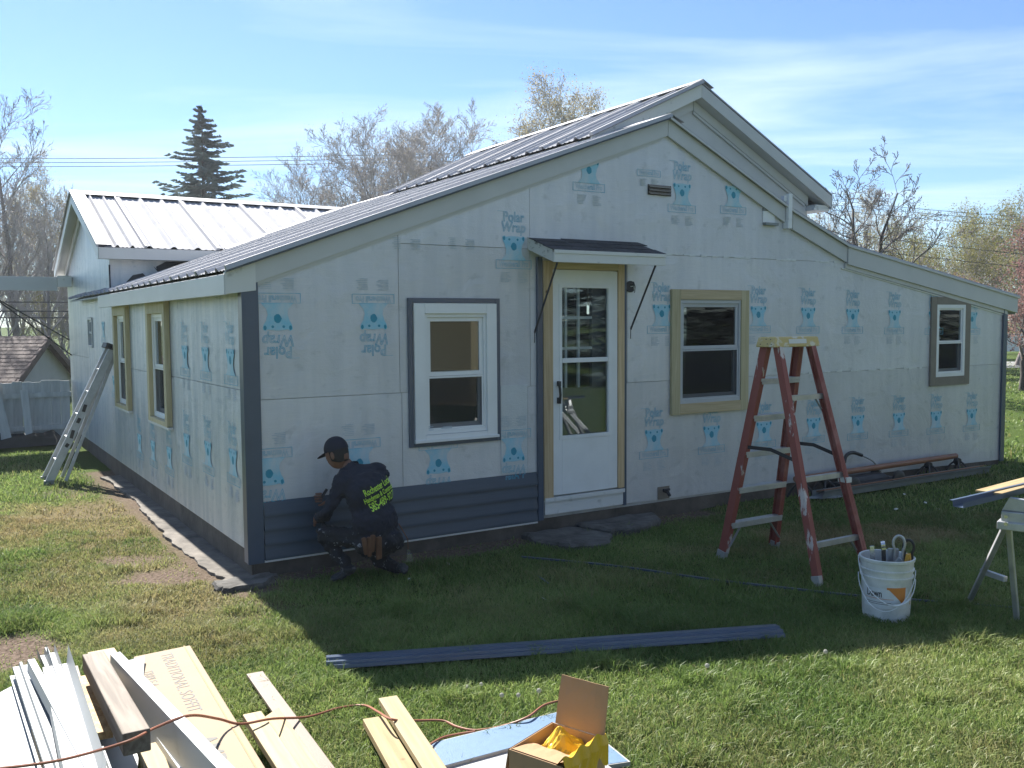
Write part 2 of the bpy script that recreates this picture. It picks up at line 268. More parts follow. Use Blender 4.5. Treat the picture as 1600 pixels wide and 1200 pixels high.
# ---------------------------------------------------------------- mesh helpers
class MB:
    """collects quads, boxes, tubes and prisms, then links them as ONE mesh object"""
    def __init__(s): s.v = []; s.f = []; s.m = []
    def add(s, vs, fs, mi=0):
        o = len(s.v); s.v += [tuple(p) for p in vs]; s.f += [tuple(i + o for i in f) for f in fs]; s.m += [mi] * len(fs)
    def box(s, a, b, mi=0):
        x0, y0, z0 = [min(p, q) for p, q in zip(a, b)]; x1, y1, z1 = [max(p, q) for p, q in zip(a, b)]
        s.add([(x0, y0, z0), (x1, y0, z0), (x1, y1, z0), (x0, y1, z0), (x0, y0, z1), (x1, y0, z1), (x1, y1, z1), (x0, y1, z1)],
              [(0, 3, 2, 1), (4, 5, 6, 7), (0, 1, 5, 4), (1, 2, 6, 5), (2, 3, 7, 6), (3, 0, 4, 7)], mi)
    def hexa(s, p, mi=0):      # 8 points: bottom loop then top loop
        s.add(p, [(0, 3, 2, 1), (4, 5, 6, 7), (0, 1, 5, 4), (1, 2, 6, 5), (2, 3, 7, 6), (3, 0, 4, 7)], mi)
    def beam(s, a, b, w, h, up=(0, 0, 1), mi=0, w2=None, h2=None):
        a = Vector(a); b = Vector(b); d = (b - a).normalized(); x = d.cross(Vector(up))
        if x.length < 1e-4: x = Vector((1, 0, 0))
        x.normalize(); u = x.cross(d).normalized(); w2 = w if w2 is None else w2; h2 = h if h2 is None else h2
        P = []
        for c, ww, hh in ((a, w, h), (b, w2, h2)):
            P += [c - x * ww / 2 - u * hh / 2, c + x * ww / 2 - u * hh / 2, c + x * ww / 2 + u * hh / 2, c - x * ww / 2 + u * hh / 2]
        s.add(P, [(3, 2, 1, 0), (4, 5, 6, 7), (0, 1, 5, 4), (1, 2, 6, 5), (2, 3, 7, 6), (3, 0, 4, 7)], mi)
    def tube(s, pts, r, n=8, mi=0, cap=True):
        pts = [Vector(p) for p in pts]; rs = r if isinstance(r, (list, tuple)) else [r] * len(pts)
        V = []; u = None
        for i, p in enumerate(pts):
            d = (pts[min(i + 1, len(pts) - 1)] - pts[max(i - 1, 0)]).normalized()
            if u is None: u = d.orthogonal().normalized()
            u = (u - d * u.dot(d)).normalized(); w = d.cross(u)
            V += [p + (u * math.cos(2 * math.pi * k / n) + w * math.sin(2 * math.pi * k / n)) * rs[i] for k in range(n)]
        Fs = []
        for i in range(len(pts) - 1):
            for k in range(n):
                k2 = (k + 1) % n; Fs.append((i * n + k, i * n + k2, (i + 1) * n + k2, (i + 1) * n + k))
        if cap: Fs.append(tuple(range(n - 1, -1, -1))); Fs.append(tuple(range((len(pts) - 1) * n, len(pts) * n)))
        s.add(V, Fs, mi)
    def lathe(s, prof, n=32, c=(0, 0, 0), mi=0):
        V = []; Fs = []
        for r, z in prof: V += [(c[0] + r * math.cos(2 * math.pi * k / n), c[1] + r * math.sin(2 * math.pi * k / n), c[2] + z) for k in range(n)]
        for i in range(len(prof) - 1):
            for k in range(n): k2 = (k + 1) % n; Fs.append((i * n + k, i * n + k2, (i + 1) * n + k2, (i + 1) * n + k))
        s.add(V, Fs, mi)
    def prism(s, poly, d0, d1, f, mi=0):   # 2D outline pushed from depth d0 to d1 through mapping f(a, b, depth)
        n = len(poly); V = [f(a, b, d0) for a, b in poly] + [f(a, b, d1) for a, b in poly]
        s.add(V, [tuple(range(n - 1, -1, -1)), tuple(range(n, 2 * n))] + [(i, (i + 1) % n, (i + 1) % n + n, i + n) for i in range(n)], mi)
    def slab(s, quads, f, d0, d1, mi=0):   # joined quads pushed from d0 (front) to d1, closed round the border
        idx = {}; V2 = []
        def vid(p):
            k = (round(p[0], 4), round(p[1], 4))
            if k not in idx: idx[k] = len(V2); V2.append(p)
            return idx[k]
        Q = [tuple(vid(p) for p in q) for q in quads]; n = len(V2)
        V = [f(a, b, d0) for a, b in V2] + [f(a, b, d1) for a, b in V2]; Fs = []; E = {}
        for q in Q:
            Fs.append(q); Fs.append(tuple(i + n for i in reversed(q)))
            for i in range(len(q)):
                a, b = q[i], q[(i + 1) % len(q)]; k = (min(a, b), max(a, b)); E.setdefault(k, []).append((a, b))
        for k, l in E.items():
            if len(l) == 1: a, b = l[0]; Fs.append((b, a, a + n, b + n))
        s.add(V, Fs, mi)
    def mesh(s, name, mats, smooth=False):
        me = bpy.data.meshes.new(name); me.from_pydata([tuple(p) for p in s.v], [], s.f)
        for m in (mats if isinstance(mats, (list, tuple)) else [mats]): me.materials.append(m)
        me.polygons.foreach_set('material_index', s.m)
        bm = bmesh.new(); bm.from_mesh(me); bmesh.ops.recalc_face_normals(bm, faces=bm.faces); bm.to_mesh(me); bm.free()
        if smooth: me.polygons.foreach_set('use_smooth', [True] * len(me.polygons)); me.set_sharp_from_angle(angle=R(38))
        return me
    def build(s, name, mats, parent=None, smooth=False, bevel=0.0):
        o = bpy.data.objects.new(name, s.mesh(name, mats, smooth)); col.objects.link(o); o.parent = parent
        if bevel > 0:
            b = o.modifiers.new('bevel', 'BEVEL'); b.width = bevel; b.segments = 2; b.limit_method = 'ANGLE'; b.angle_limit = R(40)
        return o

def tag(o, label=None, cat=None, group=None, kind=None):
    if label: o['label'] = label
    if cat: o['category'] = cat
    if group: o['group'] = group
    if kind: o['kind'] = kind
    return o
def empty(name, loc=(0, 0, 0), rz=0.0):
    o = bpy.data.objects.new(name, None); o.empty_display_size = 0.2; col.objects.link(o); o.location = loc; o.rotation_euler = (0, 0, rz); return o
def inst(name, me, parent=None, mw=None):
    o = bpy.data.objects.new(name, me); col.objects.link(o); o.parent = parent
    if mw is not None: o.matrix_local = mw
    return o
def copy_tree(o, parent=None):
    c = o.copy(); col.objects.link(c); c.parent = parent
    for ch in list(o.children): copy_tree(ch, c)
    return c
def basis(o, X, Y, Z=None):
    X = Vector(X).normalized(); Y = Vector(Y).normalized(); Z = X.cross(Y) if Z is None else Vector(Z)
    return Matrix(((X.x, Y.x, Z.x, o[0]), (X.y, Y.y, Z.y, o[1]), (X.z, Y.z, Z.z, o[2]), (0, 0, 0, 1)))
def text_geo(body, size, outline=0.0, bold=0.0, xs=1.0):
    cu = bpy.data.curves.new('t', 'FONT'); cu.body = body; cu.size = size; cu.align_x = 'CENTER'; cu.align_y = 'CENTER'; cu.resolution_u = 3
    if outline > 0: cu.fill_mode = 'NONE'; cu.bevel_depth = outline; cu.bevel_resolution = 0
    if bold: cu.offset = bold
    ob = bpy.data.objects.new('t', cu); col.objects.link(ob); bpy.context.view_layer.update()
    me = bpy.data.meshes.new_from_object(ob.evaluated_get(bpy.context.evaluated_depsgraph_get()))
    v = [(p.co.x * xs, p.co.y, p.co.z) for p in me.vertices]; f = [tuple(p.vertices) for p in me.polygons]
    bpy.data.objects.remove(ob); bpy.data.curves.remove(cu); bpy.data.meshes.remove(me)
    return v, f
# place on the ground (or at a height h) a thing seen at a pixel of the survey photograph
def px(x, y, h=0.0):
    d = _f * F_PX + _r2 * (x - 800) - _u2 * (y - 600); k = (h - HC) / d.z
    return Vector((d.x * k, d.y * k, h))
# house frame: t along the front wall, s towards the back, h up
C0 = Vector((-1.92, 7.05, 0)); HA = R(90 - 57.8)
HT = Vector((math.cos(HA), math.sin(HA), 0)); HS = Vector((-math.sin(HA), math.cos(HA), 0))
def W(t, s, h=0.0): return C0 + HT * t + HS * s + Vector((0, 0, h))
def toH(p): q = Vector(p) - C0; return q.dot(HT), q.dot(HS), p[2]
fmap = lambda a, b, d: (a, d, b)       # front planes: (t, h, s)
lmap = lambda a, b, d: (d, a, b)       # side planes: (s, h, t)

# ---------------------------------------------------------------- ground
def vnoise(x, y, seed=0):
    def hsh(i, j): 
        n = np.sin(i * 127.1 + j * 311.7 + seed * 74.7) * 43758.5453; return n - np.floor(n)
    xi = np.floor(x); yi = np.floor(y); u = x - xi; v = y - yi; u = u * u * (3 - 2 * u); v = v * v * (3 - 2 * v)
    return (hsh(xi, yi) * (1 - u) + hsh(xi + 1, yi) * u) * (1 - v) + (hsh(xi, yi + 1) * (1 - u) + hsh(xi + 1, yi + 1) * u) * v
def fbm(x, y, seed=0): return 0.5 * vnoise(x, y, seed) + 0.3 * vnoise(x * 2.1, y * 2.1, seed + 1) + 0.2 * vnoise(x * 4.3, y * 4.3, seed + 2)
BARE = [(-2.72, 7.05, .42, .26, 1.0), (-3.15, 7.55, .30, .22, .9), (-3.05, 5.40, .34, .36, 1.0), (-4.1, 9.6, .8, .7, .42), (-3.6, 8.6, .45, .35, .35),
        (-2.40, 7.7, .35, .3, .6), (-4.9, 10.9, .5, .5, .45), (-3.4, 8.1, .4, .3, .35), (-2.0, 6.2, .45, .25, .45)]
STRAW = [(-3.9, 9.3, 1.5, 1.3, .9), (3.1, 8.3, .95, .50, 1.0), (-2.5, 6.6, 1.1, .6, .55), (-1.7, 5.8, .9, .5, .5), (-3.0, 7.6, 1.0, .7, .6)]  # second oval: a straw-coloured patch on the lawn right of the step ladder
def blob(L_, x, y):
    o = np.zeros_like(x)
    for cx, cy, rx, ry, a in L_:
        d = ((x - cx) / rx) ** 2 + ((y - cy) / ry) ** 2
        o = np.maximum(o, a * np.clip(1.5 - d - 0.9 * (fbm(x * 4, y * 4, 3) - 0.5) * 2, 0, 1))
    return o
def hcoord(x, y):
    dx, dy = x - C0.x, y - C0.y; return dx * HT.x + dy * HT.y, dx * HS.x + dy * HS.y
def bare_at(x, y):
    b = blob(BARE, x, y); t, s = hcoord(x, y)
    wall = (t > -0.2) & (t < 4.6) ; k = np.clip((s + 0.42 - 0.35 * (fbm(x * 3, y * 3, 9) - .4)) / 0.22, 0, 1) * wall
    k2 = np.clip((t + 0.62 - 0.34 * (fbm(x * 2.6, y * 2.6, 19) - .35)) / 0.20, 0, 1) * (t < 0) * (s > -0.5) * (s < 6.4)
    return np.maximum(np.maximum(b, np.where(s < 0.1, k * 0.95, 0)), k2 * 0.92)
def height_at(x, y): return (fbm(x * 0.9, y * 0.9, 21) - 0.5) * 0.05 + (fbm(x * 5, y * 5, 22) - 0.5) * 0.018 - bare_at(x, y) * 0.012

def far_axis(lo, hi, step, far):
    core = np.arange(lo, hi + step, step); g = step * 1.35 ** np.arange(1, 40); up = hi + np.cumsum(g); up = up[up < far]
    dn = lo - np.cumsum(g); dn = dn[dn > -far]; return np.concatenate([[-far], dn[::-1], core, up, [far]])
gx = far_axis(-9.0, 8.5, 0.09, 900.0); gy = far_axis(2.4, 15.0, 0.09, 900.0)
X, Y = np.meshgrid(gx, gy); nx, ny = len(gx), len(gy)
Z = np.where((np.abs(X) < 14) & (Y > 0) & (Y < 20), height_at(X, Y), 0.0)
me = bpy.data.meshes.new('lawn')
ii = np.arange(nx * ny).reshape(ny, nx); q = np.stack([ii[:-1, :-1], ii[:-1, 1:], ii[1:, 1:], ii[1:, :-1]], -1).reshape(-1, 4)
me.vertices.add(nx * ny); me.vertices.foreach_set('co', np.stack([X, Y, Z], -1).astype(np.float32).ravel())
me.loops.add(q.size); me.loops.foreach_set('vertex_index', q.ravel().astype(np.int32))
me.polygons.add(len(q)); me.polygons.foreach_set('loop_start', (np.arange(len(q)) * 4).astype(np.int32)); me.polygons.foreach_set('use_smooth', np.ones(len(q), bool))
me.update(calc_edges=True)
at = me.attributes.new('bare', 'FLOAT', 'POINT'); at.data.foreach_set('value', bare_at(X, Y).astype(np.float32).ravel())
at = me.attributes.new('straw_mix', 'FLOAT', 'POINT'); at.data.foreach_set('value', blob(STRAW, X, Y).astype(np.float32).ravel())
def ground_mat():
    m, nt, b = new_mat('lawn soil'); N = nt.nodes; K = nt.links.new
    b.inputs['Roughness'].default_value = 1.0; b.inputs['Specular IOR Level'].default_value = 0.05
    t = N.new('ShaderNodeTexCoord')
    def noise(sc, det=6):
        n = N.new('ShaderNodeTexNoise'); n.inputs['Scale'].default_value = sc; n.inputs['Detail'].default_value = det; K(t.outputs['Object'], n.inputs['Vector']); return n.outputs['Fac']
    def ramp(s, p0, p1, c0, c1):
        r = N.new('ShaderNodeValToRGB'); r.color_ramp.elements[0].position = p0; r.color_ramp.elements[1].position = p1
        r.color_ramp.elements[0].color = (*c0, 1); r.color_ramp.elements[1].color = (*c1, 1); K(s, r.inputs[0]); return r.outputs[0]
    def mix(f, a, bb):
        q = N.new('ShaderNodeMix'); q.data_type = 'RGBA'; K(f, q.inputs['Factor']); K(a, q.inputs['A']); K(bb, q.inputs['B']); return q.outputs['Result']
    green = mix(noise(0.35), ramp(noise(60, 8), .35, .65, (0.028, 0.048, 0.012), (0.068, 0.105, 0.027)), ramp(noise(25, 8), .3, .7, (0.045, 0.068, 0.017), (0.092, 0.122, 0.036)))
    soil = ramp(noise(38, 9), .3, .7, (0.075, 0.055, 0.042), (0.19, 0.145, 0.115))
    straw = ramp(noise(60, 8), .3, .7, (0.10, 0.085, 0.035), (0.21, 0.175, 0.085))
    ab = N.new('ShaderNodeAttribute'); ab.attribute_name = 'bare'; ad = N.new('ShaderNodeAttribute'); ad.attribute_name = 'straw_mix'
    K(mix(ab.outputs['Fac'], mix(ad.outputs['Fac'], green, straw), soil), b.inputs['Base Color'])
    bp = N.new('ShaderNodeBump'); bp.inputs['Strength'].default_value = 0.8; bp.inputs['Distance'].default_value = 0.03; K(noise(45, 8), bp.inputs['Height']); K(bp.outputs[0], b.inputs['Normal'])
    return m
me.materials.append(ground_mat())
lawn = bpy.data.objects.new('lawn', me); col.objects.link(lawn); tag(lawn, kind='structure')

def grass_mat():
    m = bpy.data.materials.new('grass blades'); m.use_nodes = True; nt = m.node_tree; nt.nodes.clear(); N = nt.nodes; K = nt.links.new
    o = N.new('ShaderNodeOutputMaterial'); mix = N.new('ShaderNodeMixShader'); mix.inputs[0].default_value = 0.42
    d = N.new('ShaderNodeBsdfPrincipled'); d.inputs['Roughness'].default_value = 0.5; d.inputs['Specular IOR Level'].default_value = 0.35; t = N.new('ShaderNodeBsdfTranslucent')
    a = N.new('ShaderNodeAttribute'); a.attribute_name = 'tint'; s = N.new('ShaderNodeAttribute'); s.attribute_name = 'straw_mix'
    r = N.new('ShaderNodeValToRGB'); r.color_ramp.elements[0].color = (0.090, 0.155, 0.038, 1); r.color_ramp.elements[1].color = (0.27, 0.345, 0.105, 1)
    e = r.color_ramp.elements.new(0.5); e.color = (0.165, 0.245, 0.062, 1)
    r2 = N.new('ShaderNodeValToRGB'); r2.color_ramp.elements[0].color = (0.27, 0.21, 0.10, 1); r2.color_ramp.elements[1].color = (0.38, 0.33, 0.18, 1)
    K(a.outputs['Fac'], r.inputs[0]); K(a.outputs['Fac'], r2.inputs[0])
    q = N.new('ShaderNodeMix'); q.data_type = 'RGBA'; K(s.outputs['Fac'], q.inputs['Factor']); K(r.outputs[0], q.inputs['A']); K(r2.outputs[0], q.inputs['B'])
    K(q.outputs['Result'], d.inputs['Base Color']); K(q.outputs['Result'], t.inputs['Color'])
    K(d.outputs[0], mix.inputs[1]); K(t.outputs[0], mix.inputs[2]); K(mix.outputs[0], o.inputs['Surface']); return m
def grass(name, n, y0, y1, hgt, wid, seed, xr=None, side=None):
    g = np.random.default_rng(seed)
    y = np.sqrt(g.uniform(y0 ** 2, y1 ** 2, n)); x = g.uniform(-0.60, 0.60, n) * y
    if side is not None: x = g.choice([-1, 1], n) * g.uniform(0.595, side, n) * y
    if xr is not None: x = g.uniform(xr[0], xr[1], n); y = g.uniform(y0, y1, n)
    t, s = hcoord(x, y)
    keep = ~((t > -0.42) & (t < 10.1) & (s > -0.03) & (s < 12)) & ~((t > -0.24 - .1 * vnoise(x * 6, y * 6, 4)) & (t < 0.05) & (s > -0.25) & (s < 5.6))
    b = bare_at(x, y); keep &= g.random(n) > b * 0.93; x, y, b = x[keep], y[keep], b[keep]; n = len(x)
    z = height_at(x, y) - 0.004
    straw_mix = np.clip(blob(STRAW, x, y) * 0.85 + (fbm(x * 1.3, y * 1.3, 31) - 0.52) * 1.3 + 0.10 * (x < 0) + g.normal(0, .16, n), 0, 1)
    straw_mix = np.where(g.random(n) < 0.06, np.maximum(straw_mix, 0.65), straw_mix)
    tall = 0.55 + 0.8 * fbm(x * 2.2, y * 2.2, 41) + 1.0 * np.clip((fbm(x * 3.7, y * 3.7, 61) - .60) / .12, 0, 1); h = hgt * tall * g.uniform(0.55, 1.25, n) * (1 - 0.45 * np.clip(b + blob(STRAW, x, y) * .6, 0, 1)); w = wid * g.uniform(0.7, 1.3, n)
    az = g.uniform(0, 2 * np.pi, n); ln = g.uniform(0.25, 1.15, n); la = g.uniform(0, 2 * np.pi, n)
    wx, wy = np.cos(az) * w / 2, np.sin(az) * w / 2; ox, oy = np.cos(la) * h * ln, np.sin(la) * h * ln
    P = np.stack([np.stack([x - wx, y - wy, z], -1), np.stack([x + wx, y + wy, z], -1),
                  np.stack([x + wx * .75 + ox * .35, y + wy * .75 + oy * .35, z + h * .58], -1), np.stack([x - wx * .75 + ox * .35, y - wy * .75 + oy * .35, z + h * .58], -1),
                  np.stack([x + ox, y + oy, z + h * (1 - .25 * ln)], -1)], 1)
    me = bpy.data.meshes.new(name); me.vertices.add(5 * n); me.vertices.foreach_set('co', P.astype(np.float32).ravel())
    k = (np.arange(n) * 5)[:, None]; li = (k + np.array([[0, 1, 2, 3, 3, 2, 4]])).astype(np.int32)
    me.loops.add(7 * n); me.loops.foreach_set('vertex_index', li.ravel())
    me.polygons.add(2 * n); ls = (np.arange(n) * 7)[:, None] + np.array([[0, 4]]); me.polygons.foreach_set('loop_start', ls.ravel().astype(np.int32))
    me.update(calc_edges=True)
    tint = np.clip(0.42 + (fbm(x * .8, y * .8, 51) - .5) * 1.5 + g.normal(0, .2, n), 0, 1)
    for nm, v in (('tint', tint), ('straw_mix', straw_mix)):
        a = me.attributes.new(nm, 'FLOAT', 'POINT'); a.data.foreach_set('value', np.repeat(v, 5).astype(np.float32))
    me.materials.append(M['grass']); o = bpy.data.objects.new(name, me); col.objects.link(o)
    tag(o, 'short spring lawn grass with straw-coloured patches', 'grass', kind='stuff'); return o
M['grass'] = grass_mat()
grass('grass', 190000, 3.2, 6.2, 0.050, 0.0055, 1)
grass('grass', 150000, 6.1, 9.2, 0.050, 0.0075, 2)
grass('grass', 70000, 9.1, 14.2, 0.052, 0.011, 3)
grass('grass', 130000, 2.6, 14.0, 0.050, 0.0095, 5, side=1.25)
grass('grass', 60000, 2.2, 3.25, 0.050, 0.006, 6)
grass('grass', 30000, 11, 40, 0.06, 0.035, 4, xr=(6.5, 22))

mb = MB()
mb.add([(6, 36.4, .02), (160, 33.0, .02), (160, 38.5, .02), (6, 41.9, .02)], [(0, 1, 2, 3)]); road = mb.build('road', M['asphalt']); tag(road, kind='structure')
# broken concrete walk along the left wall
mb = MB(); g = random.Random(3)
n = 96
for i in range(n):
    s0, s1 = -0.26 + i * 0.0625, -0.26 + (i + 1) * 0.0625
    def edge(s): return -0.31 - 0.04 * math.sin(s * 1.1) - 0.09 * (float(fbm(np.array(s * 2.3), np.array(4.7), 77)) - .5) - 0.03 * (float(vnoise(np.array(s * 17.0), np.array(1.3), 5)) - .5) - (0.04 if s < 0.0 else 0)
    z0, z1 = 0.018 + 0.012 * (float(vnoise(np.array(s0 * 3.1), np.array(9.1), 2)) - .5), 0.018 + 0.012 * (float(vnoise(np.array(s1 * 3.1), np.array(9.1), 2)) - .5)
    A_, B_, C_, D_ = W(edge(s0), s0, z0), W(0.02, s0, z0), W(0.02, s1, z1), W(edge(s1), s1, z1)
    mb.hexa([p - Vector((0, 0, .12)) for p in (A_, B_, C_, D_)] + [A_, B_, C_, D_])
walk = mb.build('path', M['concrete']); tag(walk, kind='structure')

# ================================================================= HOUSE
house = empty('house', C0, HA)
tag(house, 'long low house clad in silver foil wrap with a metal roof, siding just begun', 'house')
RAKE = [(-0.25, 2.34), (4.07, 3.917), (5.855, 3.113), (6.764, 2.781), (10.27, 2.225)]
def rt(t):
    if t <= RAKE[0][0]: return RAKE[0][1] + (t - RAKE[0][0]) * 0.365
    for (a, ha), (b, hb) in zip(RAKE, RAKE[1:]):
        if t <= b: return ha + (hb - ha) * (t - a) / (b - a)
    return RAKE[-1][1]
def wall_quads(t0, t1, bot, top, holes=(), kinks=()):
    bt = (lambda t: bot) if not callable(bot) else bot; tp = (lambda t: top) if not callable(top) else top
    br = sorted(set([t0, t1] + [x for h in holes for x in h[:2] if t0 < x < t1] + [k for k in kinks if t0 < k < t1])); out = []
    for a, b in zip(br, br[1:]):
        cuts = sorted([(h[2], h[3]) for h in holes if h[0] < (a + b) / 2 < h[1]])
        lo = (bt(a), bt(b))
        for c0, c1 in cuts:
            if c0 > max(lo) + .002 : out.append([(a, lo[0]), (b, lo[1]), (b, c0), (a, c0)])
            lo = (max(lo[0], c1), max(lo[1], c1))
        if lo[0] < tp(a) - .002 or lo[1] < tp(b) - .002: out.append([(a, lo[0]), (b, lo[1]), (b, max(tp(b), lo[1])), (a, max(tp(a), lo[0]))])
    return out
KN = [k[0] for k in RAKE]
WIN1 = (1.39, 2.01, 1.00, 2.03); WIN2 = (4.235, 5.115, 1.11, 2.165); WIN3 = (8.505, 9.115, 1.22, 2.13); DOOR = (2.69, 3.45, 0.34, 2.42)
HOLES = [WIN1, WIN2, WIN3, DOOR]
wtop = lambda t: rt(t) - 0.045
# front wall core
mb = MB(); mb.slab(wall_quads(-0.08, 10.03, 0.14, lambda t: rt(t) - .06, HOLES, KN), fmap, 0.016, 0.12)
mb.build('wall', M['backing'], house)
mb = MB(); mb.box((-0.075, 0.008, -0.05), (10.0, 0.30, 0.138)); mb.box((-0.092, 0.02, -0.05), (-0.01, 10.2, 0.215)); mb.build('foundation', M['foundation'], house)
# front insulation panels: (t0, t1, bottom, top, material)
lo = lambda t: 0.175 if t < 3.6 else (0.165 if t < 5 else 0.165 - (t - 5) * 0.022)
G_ = 0.0022
fp = [(0.005, 1.185, 0.582, 1.367, 'wrap'), (1.189, 2.43, 0.582, 1.367, 'wrap'), (2.434, 2.53, 0.582, 1.367, 'wrap'),
      (0.005, 1.17, 1.372, wtop, 'wrap'), (1.175, 2.465, 1.372, lambda t: min(wtop(t), 2.597), 'wrap'), (2.469, 3.585, 1.372, 2.597, 'wrap'),
      (1.175, 2.465, 2.602, wtop, 'wrap'), (2.469, 7.30, 2.602, wtop, 'wrap'),
      (3.56, 8.455, lo, 1.352, 'wrap'), (8.459, 9.995, lo, 1.342, 'wrap'), (3.589, 8.40, 1.357, lambda t: min(wtop(t), 2.597), 'wrap'), (8.405, 9.995, 1.347, lambda t: min(wtop(t), 2.597), 'wrap')]
for a, b, b0, tp, m_ in fp:
    mb = MB(); mb.slab(wall_quads(a, b, b0, tp, HOLES, KN + [7.29]), fmap, 0.0 + random.uniform(0, .003), 0.0145)
    mb.build('insulation_panel', M[m_], house)
mb = MB(); mb.slab(wall_quads(2.145, 2.425, 0.60, 1.388, [], []), fmap, -0.009, -0.001); mb.build('insulation_patch', M['wrap_patch'], house)
# seam tape: thin crumpled foil strips along the joints
mb = MB()
for (a, b, h0, h1) in [(3.6, 8.3, 2.612, 2.590), (5.25, 8.35, 1.362, 1.352)]:
    n = 60
    for i in range(n):
        t0, t1 = a + (b - a) * i / n, a + (b - a) * (i + 1) / n
        if any(h[0] - .12 < t0 < h[1] + .12 and h[2] < h0 < h[3] for h in HOLES) or random.random() < .35: continue
        z0 = h0 + (h1 - h0) * i / n + random.uniform(-.004, .004); w = random.uniform(.004, .014)
        mb.slab([[(t0, z0 - w), (t1, z0 - w), (t1, z0 + w), (t0, z0 + w)]], fmap, -0.0035 - random.random() * .002, 0.001)
mb.build('seam_tape', M['tape'], house)
# left wall (t = -0.10) and its panels
LW = -0.10
WL1 = (2.66, 3.38, 0.98, 2.06); WL2 = (4.78, 5.46, 0.98, 2.06); WL3 = (7.55, 7.95, 1.62, 2.06)
LH = [WL1, WL2, WL3]
WS0, WS1, WR, WRH, WE = 5.95, 10.2, 8.0, 3.87, 2.93        # wing: near and far wall, ridge, ridge height, eave height
def wing(s): return WRH - abs(s - WR) * (WRH - WE) / (WR - 5.70)
ltop = lambda s: 2.30 if s < WS0 else wing(s) - 0.06
mb = MB(); mb.slab(wall_quads(0.02, WS0, 0.216, 2.29, LH) + wall_quads(WS0, WS1, 0.216, lambda s: wing(s) - .07, LH, [WR]), lmap, LW + 0.016, LW + 0.09)
mb.build('wall', M['backing'], house)
for a, b, b0, tp in [(0.06, 2.43, .20, 1.437), (2.434, 5.0, .20, 1.43), (5.004, 7.4, .20, 1.45), (7.404, 10.2, .20, 1.46),
                     (0.06, 1.24, 1.442, 2.30), (1.244, 2.66, 1.442, 2.30), (2.664, 4.62, 1.435, 2.30), (4.624, 5.948, 1.435, 2.30), (5.952, 8.0, 1.455, ltop), (8.004, 10.2, 1.465, ltop)]:
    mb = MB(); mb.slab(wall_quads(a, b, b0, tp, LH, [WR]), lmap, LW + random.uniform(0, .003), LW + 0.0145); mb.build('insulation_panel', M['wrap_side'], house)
# closing walls, floor
mb = MB(); mb.box((9.93, .12, .02), (10.03, 8.5, 2.15)); mb.build('wall', M['wrap'], house)
mb = MB(); mb.box((-0.05, 10.2, 0), (4.0, 10.3, 2.6)); mb.box((4, 8.5, 0), (10.03, 8.6, 2.1)); mb.box((0, .13, .3), (10, 8.5, .33)); mb.build('inner_shell', M['interior'], house)
# siding courses started at the bottom left
for i in range(4):
    h0 = 0.130 + i * 0.1125; h1 = h0 + 0.1125
    mb = MB(); mb.add([(0.004, -.026, h0), (2.525, -.026, h0), (2.525, -.025, h0 + .020), (0.004, -.025, h0 + .020), (0.004, -.003, h1 + .004), (2.525, -.003, h1 + .004), (0.004, .0, h0 + .004), (2.525, .0, h0 + .004)],
                      [(0, 1, 2, 3), (3, 2, 5, 4), (0, 6, 7, 1), (0, 3, 4, 6), (1, 7, 5, 2)])
    mb.build('siding_course', M['slate'], house)
mb = MB(); mb.box((0.0, -.014, .112), (2.53, -.002, .128)); mb.build('starter_strip', M['white_vinyl'], house)
# corner posts
mb = MB(); mb.box((-.124, -.024, .115), (-.004, -.002, 2.262)); mb.box((-.126, -.0235, .118), (-.102, .088, 2.275)); mb.box((-.132, -.03, .118), (-.116, -.012, 2.27)); mb.build('corner_post', M['slate_trim'], house)
mb = MB(); mb.box((9.985, -.022, .04), (10.075, -.001, 2.16)); mb.box((10.034, -.0215, .04), (10.076, .09, 2.16)); mb.box((9.972, -.03, .04), (9.99, -.016, 2.155)); mb.build('corner_post', M['slate_trim'], house)

def frame4(name, a, b, c, d, w, d0, d1, m, parent, f=fmap, wt=None, wb=None, bevel=.002, mv=None, mh=None):
    """four boards round an opening's outside a..b, c..d, each board a piece of its own"""
    wt = w if wt is None else wt; wb = w if wb is None else wb
    for (p, q, r, s, mm) in ((a, a + w, c, d, mv), (b - w, b, c, d, mv), (a + w + .001, b - w - .001, d - wt, d, mh), (a + w + .001, b - w - .001, c, c + wb, mh)):
        mb = MB(); mb.slab([[(p, r), (q, r), (q, s), (p, s)]], f, d0 + random.uniform(0, .001), d1); mb.build(name, mm or m, parent, bevel=bevel)
def ring(mb, a, b, c, d, w, d0, d1, f, wt=None, wb=None, mi=0):
    wt = wt or w; wb = wb or w
    mb.slab([[(a, c), (b, c), (b, c + wb), (a, c + wb)], [(a, d - wt), (b, d - wt), (b, d), (a, d)]][:0] +
            [[(a, c), (a + w, c), (a + w, c + wb), (a, c + wb)], [(a + w, c), (b - w, c), (b - w, c + wb), (a + w, c + wb)], [(b - w, c), (b, c), (b, c + wb), (b - w, c + wb)],
             [(a, c + wb), (a + w, c + wb), (a + w, d - wt), (a, d - wt)], [(b - w, c + wb), (b, c + wb), (b, d - wt), (b - w, d - wt)],
             [(a, d - wt), (a + w, d - wt), (a + w, d), (a, d)], [(a + w, d - wt), (b - w, d - wt), (b - w, d), (a + w, d)], [(b - w, d - wt), (b, d - wt), (b, d), (b - w, d)]], f, d0, d1, mi)
